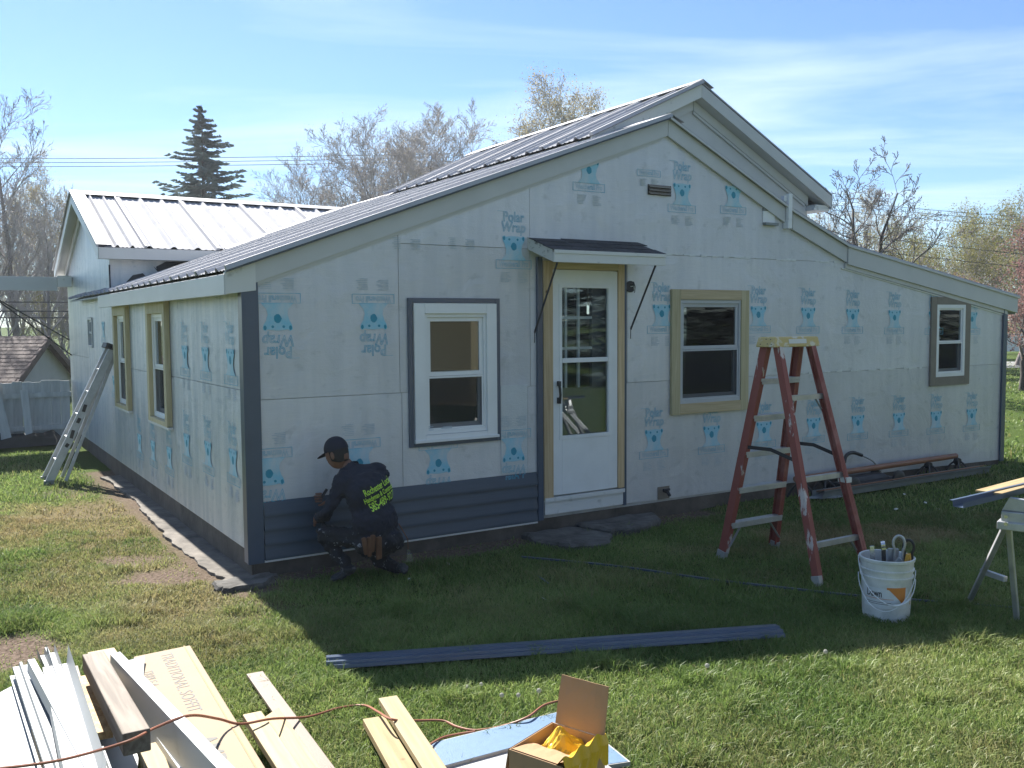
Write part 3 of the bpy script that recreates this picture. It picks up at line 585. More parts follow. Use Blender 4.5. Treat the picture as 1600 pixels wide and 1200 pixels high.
def sash_window(a, b, c, d, f, base, split=0.5, m='white_vinyl', fw=.035, sw=.035, parent=None, screen=True, sgn=1):
    """double hung unit: frame, two sashes, two panes and the insect screen outside the lower one; base is the depth of its face"""
    z = lambda x: base + x * sgn
    mb = MB(); ring(mb, a, b, c, d, fw, z(0), z(.075), f); win = mb.build('window', M[m], parent, bevel=.003)
    mid = c + (d - c) * split; a2, b2, c2, d2 = a + fw, b - fw, c + fw, d - fw
    mb = MB(); ring(mb, a2, b2, mid - .02, d2, sw, z(.018), z(.044), f); mb.build('sash', M[m], win, bevel=.002)
    mb = MB(); ring(mb, a2, b2, c2, mid + .018, sw, z(.046), z(.070), f, wb=.05); mb.build('sash', M[m], win, bevel=.002)
    mb = MB(); mb.slab([[(a2 + sw, mid), (b2 - sw, mid), (b2 - sw, d2 - sw), (a2 + sw, d2 - sw)]], f, z(.028), z(.032)); mb.build('pane', M['glass'], win)
    mb = MB(); mb.slab([[(a2 + sw, c2 + .05), (b2 - sw, c2 + .05), (b2 - sw, mid - .015), (a2 + sw, mid - .015)]], f, z(.056), z(.060)); mb.build('pane', M['glass'], win)
    if screen:
        mb = MB(); ring(mb, a2 + .001, b2 - .001, c2 + .001, mid - .022, .016, z(.010), z(.017), f); mb.build('screen_frame', M[m], win)
        mb = MB(); mb.add([f(p, q, z(.0135)) for p, q in ((a2 + .016, c2 + .016), (b2 - .016, c2 + .016), (b2 - .016, mid - .036), (a2 + .016, mid - .036))], [(0, 1, 2, 3)]); mb.build('screen', M['screen'], win)
    # dark panel standing in for the unlit room behind the glass
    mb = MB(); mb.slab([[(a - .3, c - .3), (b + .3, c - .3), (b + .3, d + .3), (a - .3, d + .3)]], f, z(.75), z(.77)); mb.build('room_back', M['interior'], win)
    return win
# window 1: slate channel, white casing, white window
frame4('channel_trim', 1.245, 2.135, .905, 2.155, .040, -.022, -.001, M['slate_trim'], house)
frame4('window_casing', 1.295, 2.095, .945, 2.110, .10, -.034, -.002, M['white_vinyl'], house, wt=.085, wb=.055)
mb = MB(); mb.box((1.285, -.050, .940), (2.105, -.003, .962)); mb.build('window_sill', M['white_vinyl'], house)
sash_window(1.392, 2.008, 1.002, 2.028, fmap, -.012, parent=house, m='white_vinyl')
# window 2: pine casing
frame4('window_casing', 4.130, 5.205, 1.008, 2.262, .112, -.036, -.001, M['pine_yv'], house, wt=.10, wb=.105, mv=M['pine_yv'], mh=M['pine_h'])
sash_window(4.238, 5.112, 1.112, 2.162, fmap, -.020, parent=house, m='grey_vinyl', fw=.04, split=.54)
# window 3: taupe casing
frame4('window_casing', 8.395, 9.225, 1.110, 2.222, .112, -.026, -.001, M['taupe'], house, wt=.095, wb=.11)
sash_window(8.506, 9.114, 1.222, 2.128, fmap, -.024, parent=house, m='white_vinyl', fw=.05, sw=.02)
# left wall windows, deep pine casings
for (a, b, c, d) in (WL1, WL2):
    frame4('window_casing', a - .10, b + .10, c - .05, d + .15, .095, LW - .055, LW - .001, M['pine_yv'], house, f=lmap, wt=.15, wb=.045, mv=M['pine_yv'], mh=M['pine_yv'])
    mb = MB(); mb.slab([[(a - .13, c - .075), (b + .13, c - .075), (b + .13, c - .052), (a - .13, c - .052)]], lmap, LW - .05, LW - .001); mb.build('window_sill', M['old_paint_clean'], house)
    sash_window(a + .003, b - .003, c, d, lmap, LW - .012, parent=house, fw=.04)
sash_window(WL3[0] + .003, WL3[1] - .003, WL3[2] + .003, WL3[3] - .003, lmap, LW - .02, parent=house, m='grey_vinyl', screen=False)

# ---- door
mb = MB(); mb.box((2.530, -.028, .135), (2.586, -.001, 2.53)); mb.build('channel_trim', M['slate_trim'], house)
mb = MB(); mb.box((3.522, -.026, .165), (3.558, -.001, 2.49)); mb.build('channel_trim', M['slate_trim'], house)
for (a, b, c, d, m_) in ((2.588, 2.688, .315, 2.50, 'pine_v'), (3.447, 3.520, .345, 2.50, 'pine_v'), (2.690, 3.445, 2.425, 2.50, 'pine_h')):
    mb = MB(); mb.box((a, -.042, c), (b, -.001, d)); mb.build('door_casing', M[m_], house, bevel=.002)
mb = MB(); mb.box((2.600, -.030, .178), (3.512, -.002, .312)); mb.box((2.59, -.05, .300), (3.52, -.012, .336)); mb.build('threshold_board', M['old_paint_clean'], house)
door = empty('storm_door'); door.parent = house
mb = MB(); DZ0, DZ1 = -.030, .004
mb.slab(wall_quads(2.693, 3.443, .352, 2.418, [(2.795, 3.330, .895, 2.262)]), fmap, DZ0, DZ1); mb.build('door_leaf', M['white_vinyl'], door, bevel=.003)
mb = MB(); ring(mb, 2.760, 3.365, .862, 2.292, .034, DZ0 - .006, DZ0 - .001, fmap); mb.slab([[(2.797, 1.570), (3.328, 1.570), (3.328, 1.612), (2.797, 1.612)]], fmap, DZ0 - .005, DZ1); mb.build('glazing_bead', M['white_vinyl'], door, bevel=.002)
mb = MB(); mb.slab([[(2.797, 1.613), (3.328, 1.613), (3.328, 2.26), (2.797, 2.26)]], fmap, -.014, -.010); mb.build('pane', M['glass'], door)
mb = MB(); mb.slab([[(2.797, .897), (3.328, .897), (3.328, 1.569), (2.797, 1.569)]], fmap, -.014, -.010); mb.build('pane', M['glass'], door)
mb = MB(); mb.box((2.735, -.070, 1.20), (2.757, -.031, 1.255)); mb.box((2.735, -.070, 1.36), (2.757, -.031, 1.405)); mb.tube([(2.746, -.066, 1.21), (2.744, -.076, 1.28), (2.74, -.074, 1.34), (2.730, -.066, 1.395)], [.011, .012, .013, .014], 8); mb.build('handle', M['black'], door, smooth=True)
# the old nine light door behind the storm door
inner = empty('inner_door'); inner.parent = house
mb = MB(); mb.slab(wall_quads(2.70, 3.44, .36, 2.41, [(2.765, 3.205, 1.33, 2.275)]), fmap, .062, .10); mb.build('door_leaf', M['shaded_door'], inner)
mb = MB()
for tt in (2.905, 3.052): mb.box((tt - .012, .060, 1.33), (tt + .012, .082, 2.275))
for hh in (1.70, 1.985): mb.box((2.765, .058, hh - .012), (3.205, .083, hh + .012))
mb.build('muntin', M['white_vinyl'], inner)
mb = MB(); mb.slab([[(2.766, 1.331), (3.204, 1.331), (3.204, 2.274), (2.766, 2.274)]], fmap, .086, .090); mb.build('pane', M['glass'], inner)
mb = MB(); mb.box((2.5, .8, .3), (3.7, .82, 2.4)); mb.build('room_back', M['interior'], inner)

# ---- door canopy
can = empty('door_canopy'); can.parent = house
cb, cf, cd = 2.705, 2.565, -.40
c0, c1 = 2.445, 3.70
mb = MB(); mb.hexa([(c0 + .01, cd + .01, cf - .022), (c1 - .01, cd + .01, cf - .022), (c1 - .01, -.002, cb - .022), (c0 + .01, -.002, cb - .022), (c0 + .01, cd + .01, cf - .004), (c1 - .01, cd + .01, cf - .004), (c1 - .01, -.002, cb - .004), (c0 + .01, -.002, cb - .004)]); mb.build('deck', M['old_paint'], can)
sl = (cb - cf) / (0 - cd)
for r_ in range(3):
    s0 = cd - .015 + r_ * .135; s1 = min(-.003, s0 + .16)
    for k in range(7):
        a = c0 - .012 + k * .185 - (.06 if r_ % 2 else 0); b = min(c1 + .012, a + .181); a = max(a, c0 - .012)
        if r_ == 2 and k < 2: s1 = -.035
        elif r_ == 2: s1 = -.003
        z0 = cf + (s0 - cd) * sl + .010 + random.uniform(0, .003); z1 = cf + (s1 - cd) * sl + .003
        mb = MB(); mb.hexa([(a, s0, z0 - .008), (b, s0, z0 - .008), (b, s1, z1 - .006), (a, s1, z1 - .006), (a, s0, z0), (b, s0, z0), (b, s1, z1), (a, s1, z1)]); mb.build('shingle', M['shingle'], can)
mb = MB(); mb.box((c0, cd - .018, cf - .105), (c1, cd + .004, cf - .022)); mb.box((c0 - .004, cd - .026, cf - .030), (c1 + .004, cd - .0185, cf + .001)); mb.build('fascia', M['old_paint_clean'], can, bevel=.002)
for t0 in (c0 - .003, c1 - .017):
    mb = MB(); mb.hexa([(t0, cd + .006, cf - .10), (t0 + .02, cd + .006, cf - .10), (t0 + .02, -.002, cb - .11), (t0, -.002, cb - .11), (t0, cd + .006, cf + .001), (t0 + .02, cd + .006, cf + .001), (t0 + .02, -.002, cb + .001), (t0, -.002, cb + .001)]); mb.build('side_board', M['old_paint'], can)
mb = MB(); mb.hexa([(c0 + .02, cd + .03, cf - .07), (c1 - .02, cd + .03, cf - .07), (c1 - .02, -.003, cb - .07), (c0 + .02, -.003, cb - .07), (c0 + .02, cd + .03, cf - .055), (c1 - .02, cd + .03, cf - .055), (c1 - .02, -.003, cb - .055), (c0 + .02, -.003, cb - .055)]); mb.build('soffit', M['old_paint_clean'], can)
for (t0, z1) in ((2.49, 1.85), (3.60, 1.87)):
    mb = MB(); mb.beam((t0 + .02, cd + .03, cf - .10), (t0, -.035, z1), .020, .006, up=(1, 0, 0)); mb.tube([(t0, -.038, z1 + .03), (t0, -.034, z1 - .09)], .004, 5); mb.build('strut', M['dark_metal'], can)

# ---- rake boards, fascia
def rake_board(t0, t1, w, d0, d1, m='white_trim', drop=.006, name='rake_board', off=0.0):
    mb = MB(); mb.slab([[(t0, rt(t0) - off - w), (t1, rt(t1) - off - w), (t1, rt(t1) - off - drop), (t0, rt(t0) - off - drop)]], fmap, d0, d1); return mb.build(name, M[m], house)
rake_board(-.02, 4.068, .165, -.030, .0); rake_board(4.072, 5.853, .17, -.032, .0); rake_board(5.857, 6.762, .185, -.036, .0); rake_board(6.766, 10.25, .205, -.052, .0)
rake_board(6.75, 10.06, .055, -.026, .0, off=.200, m='white_trim'); rake_board(6.70, 9.99, .018, -.014, .0, off=.26, m='white_vinyl', name='drip_trim')
rake_board(-.02, 4.0, .03, -.016, -.001, off=.160, name='drip_trim')
mb = MB(); mb.slab([[(-.25, 2.17), (-.021, 2.20), (-.021, rt(-.021) - .006), (-.25, rt(-.25) - .006)]], fmap, -.034, .0); mb.build('rake_return', M['old_paint_clean'], house)
mb = MB(); mb.slab([[(-.03, 2.165), (5.92, 2.165), (5.92, 2.318), (-.03, 2.318)]], lmap, -.258, -.236); mb.build('fascia', M['white_trim'], house, bevel=.003)
mb = MB(); mb.box((-.236, -.03, 2.20), (LW + .012, 5.93, 2.215)); mb.build('soffit', M['white_trim'], house)
mb = MB(); mb.slab([[(-.02, 2.0), (8.6, 2.0), (8.6, 2.19), (-.02, 2.19)]], lmap, 10.245, 10.262); mb.build('fascia', M['white_trim'], house)

# ---- ribbed metal roof sheets
def roof_sheet(L_, w=.914, ribs=3, name='roof_sheet'):
    prof = []
    p = w / ribs
    for i in range(ribs):
        y = i * p
        prof += [(y, 0), (y + p * .12, 0), (y + p * .16, .006), (y + p * .22, .006), (y + p * .26, 0), (y + p * .40, 0), (y + p * .44, .006), (y + p * .50, .006), (y + p * .54, 0), (y + p * .66, 0), (y + p * .78, .030), (y + p * .86, .030), (y + p * .98, 0)]
    prof.append((w, 0))
    mb = MB(); n = len(prof)
    V = [(0, y, z) for y, z in prof] + [(L_, y, z) for y, z in prof] + [(0, y, z - .003) for y, z in prof] + [(L_, y, z - .003) for y, z in prof]
    Fs = [(i, n + i, n + i + 1, i + 1) for i in range(n - 1)] + [(2 * n + i, 2 * n + i + 1, 3 * n + i + 1, 3 * n + i) for i in range(n - 1)] + [(i, i + 1, 2 * n + i + 1, 2 * n + i) for i in range(n - 1)] + [(n + i, 3 * n + i, 3 * n + i + 1, n + i + 1) for i in range(n - 1)]
    mb.add(V, Fs, 0); mb.hexa([(0, -.046, .0), (L_, -.046, .0), (L_, .018, .0), (0, .018, .0), (0, -.036, .036), (L_, -.036, .036), (L_, .0, .036), (0, .0, .036)], 2)
    for x in np.arange(.12, L_, .9):
        for i in range(ribs):
            y = i * p + p * .82; mb.box((x - .006, y - .006, .0295), (x + .006, y + .006, .034), 1)
    me = bpy.data.meshes.new(name); me.from_pydata(mb.v, [], mb.f); me.materials.append(M['metal_roof']); me.materials.append(M['screw']); me.materials.append(M['metal_cap']); me.polygons.foreach_set('material_index', mb.m); return me
def cover(me_full, w, org, Xd, Yd, total, lift=0.0):
    """lay sheets side by side; the last is a narrower sheet so that the run ends exactly at the verge"""
    Xd = Vector(Xd).normalized(); Yd = Vector(Yd).normalized(); Zd = Xd.cross(Yd); k = 0; y = 0.0
    while y < total - .02:
        o = inst('roof_sheet', me_full, house, basis(Vector(org) + Yd * y + Zd * (lift + .0015 * (k % 2)), Xd, Yd))
        if total - y < w: o.matrix_local = basis(Vector(org) + Yd * y + Zd * lift, Xd, Yd) @ Matrix.Diagonal((1, (total - y) / w, 1, 1))
        y += w; k += 1
v1 = Vector((4.07 + .25, 0, 3.917 - 2.34)); L1 = v1.length
cover(roof_sheet(L1), .914, (-.25, -.06, 2.345), v1, (0, 1, 0), 8.90)
def slope_sheets(t0, h0, t1, h1, s0, s1):
    # Y runs towards the front on a right hand slope, so start at the back
    v = Vector((t0 - t1, 0, h0 - h1)); cover(roof_sheet(v.length), .914, (t1, s1, h1 + .004), v, (0, -1, 0), s1 - s0)
slope_sheets(4.07, 3.917, 5.855, 3.113, -.06, 1.2); slope_sheets(5.855, 3.113, 6.764, 2.781, -.062, 5.6); slope_sheets(6.764, 2.781, 10.30, 2.222, -.064, 8.6)
slope_sheets(4.07, 3.917, 6.80, 2.79, 5.3, 8.90)
# roof decks under the sheets, so that no light leaks in
mb = MB()
def deck(p, th=.022): mb.hexa([(a, b, c - .028 - th) for a, b, c in p] + [(a, b, c - .028) for a, b, c in p])
deck([(-.23, -.01, 2.347), (4.06, -.01, 3.913), (4.06, 8.86, 3.913), (-.23, 8.86, 2.347)])
deck([(4.08, -.01, 3.90), (5.855, -.01, 3.105), (5.855, 8.8, 3.105), (4.08, 8.8, 3.90)]); deck([(5.856, -.01, 3.105), (6.764, -.01, 2.775), (6.764, 8.6, 2.775), (5.856, 8.6, 3.105)])
deck([(6.765, -.01, 2.775), (10.25, -.01, 2.222), (10.25, 8.6, 2.222), (6.765, 8.6, 2.775)]); mb.build('roof_deck', M['backing'], house)
# front verge trim of the near roof and ridge flashing
mb = MB()
for k_, (a, b) in enumerate(zip(RAKE, RAKE[1:])):
    if k_ == 1: mb.build('verge_trim', M['slate_trim'], house); mb = MB()
    mb.hexa([(a[0], -.072, a[1] - .012), (b[0], -.072, b[1] - .012), (b[0], -.058, b[1] - .012), (a[0], -.058, a[1] - .012), (a[0], -.072, a[1] + .012), (b[0], -.072, b[1] + .012), (b[0], -.058, b[1] + .012), (a[0], -.058, a[1] + .012)])
mb.build('verge_trim', M['white_trim'], house)
def ridge_cap(pts_a, pts_b, w, drop, name='ridge_cap', m='metal_cap', ax='s'):
    mb = MB(); a, b = Vector(pts_a), Vector(pts_b)
    o = Vector((w, 0, 0)) if ax == 's' else Vector((0, w, 0)); dn = Vector((0, 0, drop)); th = Vector((0, 0, .006)); lift = Vector((0, 0, .042))
    V = []
    for p in (a, b): V += [p - o - dn + lift, p + lift, p + o - dn + lift, p - o - dn + lift - th, p + lift - th, p + o - dn + lift - th]
    mb.add(V, [(0, 1, 7, 6), (1, 2, 8, 7), (3, 9, 10, 4), (4, 10, 11, 5), (0, 6, 9, 3), (2, 5, 11, 8), (0, 3, 4, 1), (1, 4, 5, 2), (6, 7, 10, 9), (7, 8, 11, 10)]); return mb.build(name, M[m], house)
ridge_cap((4.07, -.075, 3.917), (4.07, 8.92, 3.917), .17, .066)
# ---- taller main gable set back behind the near one
GT, GH, GS = 5.117, 4.524, 0.60          # ridge t, ridge height, rake plane
gl = (3.60, GH - (GT - 3.60) * .470); gr = (7.29, GH - (7.29 - GT) * .492)
vL = Vector((GT - gl[0], 0, GH - gl[1])); cover(roof_sheet(vL.length), .914, (gl[0], GS, gl[1]), vL, (0, 1, 0), 5.0)
vR = Vector((GT - gr[0], 0, GH - gr[1])); cover(roof_sheet(vR.length), .914, (gr[0], 5.6, gr[1]), vR, (0, -1, 0), 5.0)
ridge_cap((GT, GS - .015, GH + .004), (GT, 5.62, GH + .004), .16, .076)
mb = MB(); deck([(gl[0], GS + .02, gl[1]), (GT, GS + .02, GH), (GT, 5.58, GH), (gl[0], 5.58, gl[1])]); deck([(GT, GS + .02, GH), (gr[0], GS + .02, gr[1]), (gr[0], 5.58, gr[1]), (GT, 5.58, GH)]); mb.build('roof_deck', M['backing'], house)
gtop = lambda t: (GH - (GT - t) * .470 if t < GT else GH - (t - GT) * .492)
mb = MB(); mb.slab(wall_quads(3.62, 7.02, 2.6, lambda t: gtop(t) - .05, [], [GT]), fmap, .76, .86); mb.box((6.93, .861, 2.4), (7.02, 5.5, gtop(7.02) - .05)); mb.box((3.62, 5.4, 2.6), (7.0, 5.5, gtop(6.9) - .05)); mb.slab(wall_quads(3.65, 6.9, 3.4, lambda t: gtop(t) - .06, [], [GT]), fmap, 5.41, 5.49); mb.build('upper_wall', M['white_trim'], house)
def grake(t0, t1, w, d0, d1, off=0.01, m='white_trim', name='rake_board'):
    mb = MB(); mb.slab([[(t0, gtop(t0) - off - w), (t1, gtop(t1) - off - w), (t1, gtop(t1) - off), (t0, gtop(t0) - off)]], fmap, d0, d1); mb.build(name, M[m], house, bevel=.002)
grake(3.62, GT - .001, .14, GS + .004, GS + .026, m='old_paint_clean'); grake(GT + .001, 7.28, .14, GS + .004, GS + .026)
grake(3.7, GT - .002, .012, GS + .027, .759, off=.14, name='rake_soffit', m='white_trim'); grake(GT + .002, 7.26, .012, GS + .027, .759, off=.14, name='rake_soffit')
grake(3.7, GT - .003, .11, 0.732, .759, off=.155, name='frieze_board'); grake(GT + .003, 7.0, .11, 0.732, .759, off=.155, name='frieze_board')
grake(GT + .003, 6.95, .03, 0.735, .759, off=.27, name='frieze_board')
mb = MB(); mb.slab(wall_quads(4.55, 5.65, 3.55, lambda t: min(3.92, gtop(t) - .5)), fmap, .744, .759); mb.build('gable_panel', M['white_vinyl'], house)
mb = MB(); mb.box((6.985, GS + .03, gtop(7.26) - .20), (7.27, 1.2, gtop(7.26) - .17)); mb.box((7.02, GS + .04, gtop(7.26) - .168), (7.26, 1.15, gtop(7.26) - .13)); mb.build('eave_return', M['old_paint_clean'], house)
mb = MB(); mb.slab([[(GS, gr[1] - .16), (5.6, gr[1] - .16), (5.6, gr[1] - .01), (GS, gr[1] - .01)]], lmap, 7.268, 7.286); mb.build('fascia', M['white_trim'], house)
# stub of white downspout and patch on the wall near the gable's right foot
mb = MB(); mb.box((5.74, -.075, 2.93), (5.80, -.001, 3.02)); mb.box((5.742, -.078, 3.021), (5.798, -.036, 3.30)); mb.box((5.70, -.05, 3.22), (5.741, -.001, 3.28)); mb.build('downspout_stub', M['white_vinyl'], house, bevel=.004)
mb = MB(); mb.box((5.42, -.012, 2.985), (5.60, -.001, 3.105)); mb.build('patch_board', M['white_vinyl'], house)
mb = MB(); mb.box((5.42, -.018, 3.107), (5.58, -.001, 3.145)); mb.box((5.43, -.05, 2.955), (5.62, -.001, 2.982)); mb.build('wall_bracket', M['gutter'], house)
# old louvre left showing through the wrap
vent = empty('gable_vent'); vent.parent = house
mb = MB(); mb.box((3.838, -.0055, 3.172), (4.135, -.0015, 3.272)); mb.build('vent_back', M['dark_metal'], vent)
for k in range(3):
    mb = MB(); mb.hexa([(3.842, -.030, 3.178 + k * .032), (4.118, -.030, 3.178 + k * .032), (4.118, -.006, 3.200 + k * .032), (3.842, -.006, 3.200 + k * .032), (3.842, -.028, 3.186 + k * .032), (4.118, -.028, 3.186 + k * .032), (4.118, -.006, 3.207 + k * .032), (3.842, -.006, 3.207 + k * .032)]); mb.build('slat', M['taupe'], vent)
# lamp box with dangling wires right of the door, tap at the wall foot
lamp = empty('lamp_box'); lamp.parent = house
mb = MB(); mb.lathe([(.0, 0), (.045, 0), (.055, .008), (.055, .02), (.0, .02)], 20); o = mb.build('box_ring', M['dark_metal'], lamp, smooth=True); o.matrix_local = basis((3.612, -.001, 2.28), (1, 0, 0), (0, 0, 1))
for k in range(3):
    mb = MB(); mb.tube([(3.60 + .012 * k, -.02, 2.30 - .02 * k), (3.615 + .012 * k, -.05, 2.305 - .02 * k), (3.63 + .006 * k, -.045, 2.27 - .02 * k)], .004, 5); mb.build('loose_wire', M['white_vinyl'] if k % 2 else M['black'], lamp, smooth=True)
mb = MB(); mb.tube([(3.655, -.012, 2.33), (3.672, -.016, 2.28), (3.665, -.014, 2.22)], .003, 5); mb.build('loose_wire', M['black'], lamp)
tap = empty('wall_tap'); tap.parent = house
mb = MB(); mb.box((3.975, -.010, .17), (4.125, -.0035, .295)); mb.build('tap_plate', M['taupe'], tap)
mb = MB(); mb.tube([(4.05, -.008, .25), (4.05, -.07, .245), (4.05, -.10, .215)], .016, 10); mb.tube([(4.01, -.05, .268), (4.09, -.05, .268)], .012, 8); mb.build('spout', M['dark_metal'], tap, smooth=True)
# ---- wing at the back left
pit = (WRH - WE) / (WR - 5.70)
vN = Vector((0, WR - 5.70, WRH - WE)); shN = roof_sheet(vN.length)
# near slope: x climbs to the ridge, y runs to the left so start at the right
cover(shN, .914, (3.95, 5.70, WE), vN, (-1, 0, 0), 4.20)
vF = Vector((0, WR - 10.45, WRH - (WRH - (10.45 - WR) * pit))); cover(roof_sheet(vF.length), .914, (-.25, 10.45, WRH - (10.45 - WR) * pit), vF, (1, 0, 0), 4.20)
ridge_cap((-.27, WR, WRH + .002), (3.98, WR, WRH + .002), .16, .066, ax='t')
mb = MB(); deck([(3.9, 5.72, WE), (3.9, WR, WRH), (-.23, WR, WRH), (-.23, 5.72, WE)]); deck([(-.23, 10.43, WRH - 2.43 * pit), (-.23, WR, WRH), (3.9, WR, WRH), (3.9, 10.43, WRH - 2.43 * pit)]); mb.build('roof_deck', M['backing'], house)
for (a, b) in ((5.69, WR - .001), (WR + .001, 10.44)):
    mb = MB(); mb.slab([[(a, wing(a) - .15), (b, wing(b) - .15), (b, wing(b) - .006), (a, wing(a) - .006)]], lmap, -.268, -.240); mb.build('rake_board', M['white_trim'], house)
    mb = MB(); mb.slab([[(a, wing(a) + .0), (b, wing(b) + .0), (b, wing(b) + .03), (a, wing(a) + .03)]], lmap, -.285, -.262); mb.slab([[(a, wing(a) + .031), (b, wing(b) + .031), (b, wing(b) + .036), (a, wing(a) + .036)]], lmap, -.285, -.10); mb.build('verge_trim', M['metal_cap'], house)
    mb = MB(); mb.slab([[(a, wing(a) - .09), (b, wing(b) - .09), (b, wing(b) - .075), (a, wing(a) - .075)]], lmap, -.239, LW + .01); mb.build('rake_soffit', M['white_trim'], house)
    aa = max(a, 5.96); bb = min(b, 10.19)
    mb = MB(); mb.slab([[(aa, wing(aa) - .24), (bb, wing(bb) - .24), (bb, wing(bb) - .10), (aa, wing(aa) - .10)]], lmap, LW - .028, LW - .001); mb.build('frieze_board', M['white_trim'], house)
mb = MB(); mb.box((-.26, 5.672, WE - .15), (1.45, 5.692, WE - .008)); mb.build('fascia', M['white_trim'], house)
mb = MB(); mb.box((-.25, 5.693, WE - .14), (1.45, 5.94, WE - .125)); mb.build('soffit', M['white_trim'], house)
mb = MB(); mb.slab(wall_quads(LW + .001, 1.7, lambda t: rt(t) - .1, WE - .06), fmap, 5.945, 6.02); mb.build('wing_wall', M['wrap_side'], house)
mb = MB(); mb.slab([[(.52, rt(.52) + .02), (1.35, rt(1.35) + .02), (1.33, WE - .15), (.60, WE - .15), (.47, WE - .22), (.50, WE - .30), (.44, rt(.5) + .10)]], fmap, 5.934, 5.944); mb.slab([[(.08, rt(.08) + .025), (.34, rt(.34) + .025), (.30, rt(.3) + .08), (.18, rt(.2) + .09)]], fmap, 5.936, 5.944); mb.build('tar_paper', M['tar'], house)
mb = MB(); mb.box((LW - .012, 5.915, 2.34), (LW + .004, 5.944, 2.72)); mb.build('corner_board', M['tar'], house)
# valley flashing where the wing roof meets the near roof
mb = MB(); n = 14
for i in range(n):
    s0, s1 = 5.70 + (WR - 5.70) * i / n, 5.70 + (WR - 5.70) * (i + 1) / n
    tv = lambda s: (wing(s) - 2.34) / .365 - .25
    mb.hexa([(tv(s0) - .02, s0 - .10, wing(s0) + .012 - .02), (tv(s1) - .02, s1 - .10, wing(s1) + .012 - .02), (tv(s1) - .06, s1 + .02, wing(s1) + .02), (tv(s0) - .06, s0 + .02, wing(s0) + .02),
             (tv(s0) - .02, s0 - .10, wing(s0) + .034 - .02), (tv(s1) - .02, s1 - .10, wing(s1) + .034 - .02), (tv(s1) - .06, s1 + .02, wing(s1) + .042), (tv(s0) - .06, s0 + .02, wing(s0) + .042)])
mb.build('valley_flashing', M['metal_cap'], house)
# porch roof reaching out of the picture at the back left
porch = empty('porch_roof'); porch.parent = house
mb = MB(); mb.box((-3.6, 9.50, 2.50), (-.33, 9.53, 2.70)); mb.build('fascia', M['white_trim'], porch)
mb = MB(); mb.box((-3.6, 9.535, 2.66), (-.11, 11.4, 2.72)); mb.build('deck', M['white_trim'], porch)
mb = MB(); mb.box((-.325, 9.49, 2.56), (-.115, 9.56, 2.74)); mb.build('end_block', M['old_paint_clean'], porch)
for (a, b) in (((-1.35, 9.6, 2.50), (-.11, 9.9, 1.45)), ((-1.2, 9.9, 2.40), (-.11, 10.1, 1.70))):
    mb = MB(); mb.beam(a, b, .018, .018); mb.build('brace', M['dark_metal'], porch)
# ---- printed marks on the wrap
def print_mesh(variant):
    mb = MB()
    if variant in ('full',):
        for body, z, sz, xs in (('Polar', .258, .125, .84), ('Wrap', .168, .125, .86)):
            v, f = text_geo(body, sz, outline=.0020, xs=xs)
            mb.add([(x + (.05 if body == 'Wrap' else 0) * 0 + (y * .12 if body == 'Wrap' else 0), -.0008 - (zz + .004) * .10, z + y) for x, y, zz in v], f, 0)
        mb.slab([[(-.165, .306), (-.09, .306), (-.09, .309), (-.165, .309)]], fmap, -.0012, 0, 0)
    if variant in ('full', 'bear'):
        sil = [(-.125, -.115), (-.085, -.07), (-.078, -.03), (-.095, .02), (-.112, .05), (-.118, .085), (-.098, .098), (-.078, .085), (-.04, .092), (0, .094), (.04, .092), (.078, .085), (.098, .098), (.118, .085), (.112, .05), (.092, .02), (.078, -.03), (.088, -.07), (.128, -.115)]
        V = [fmap(a, b, -.0010) for a, b in sil] + [fmap(0, -.02, -.0010)]; n = len(sil); mb.add(V, [(i, (i + 1) % n, n) for i in range(n)], 1)
        ov = lambda cx, cy, rx, ry, k=10: [fmap(cx + rx * math.cos(2 * math.pi * i / k) * (1 + .12 * math.sin(3 * i)), cy + ry * math.sin(2 * math.pi * i / k), -.0016) for i in range(k)]
        for c in ((0, .002, .030, .036), (-.046, .064, .011, .011), (.040, .064, .011, .011), (-.100, .072, .012, .018), (.100, .072, .012, .018)): mb.add(ov(*c), [tuple(range(10))], 2)
    if variant in ('full', 'bear', 'box'):
        v, f = text_geo('Weatherall Pro', .070, outline=.0011, xs=.70); mb.add([(x, -.0008 - (zz + .004) * .10, -.152 + y) for x, y, zz in v], f, 0)
        ring(mb, -.185, .185, -.193, -.115, .0035, -.0014, 0, fmap, mi=0)
    # faint legal print below
    for (a, b, c, d) in ((-.135, -.02, -.315, -.225), (.045, .15, -.325, -.225)):
        for k in range(7):
            z = d - k * (d - c) / 7; w = (b - a) * random.uniform(.55, 1); mb.slab([[(a, z - .006), (a + w, z - .006), (a + w, z), (a, z)]], fmap, -.0010, 0, 3)
    me = bpy.data.meshes.new('wrap_print'); me.from_pydata([tuple(p) for p in mb.v], [], mb.f)
    for k in ('print_line', 'print_pale', 'print_deep', 'print_faint'): me.materials.append(M[k])
    me.polygons.foreach_set('material_index', mb.m); return me
PM = {k: print_mesh(k) for k in ('full', 'bear', 'box', 'faint')}
def put_print(kind, t, h, flip=False, d=-.0030, sc=1.0):
    o = inst('wrap_print', PM[kind], house); o.matrix_local = Matrix.Translation((t, d, h)) @ Matrix.Rotation(math.pi if flip else 0, 4, 'Y') @ Matrix.Diagonal((sc, 1, sc, 1)); return o
for t, h in ((3.925, .785), (4.705, .770), (5.48, .762), (6.275, .757), (7.045, .740), (7.815, .722), (8.565, .700), (9.335, .686)): put_print('full', t, h)
for t, h in ((4.02, 2.018), (5.375, 2.005), (6.16, 1.992), (6.92, 1.98), (7.69, 1.965), (8.48, 1.95), (9.285, 1.94)): put_print('full', t, h)
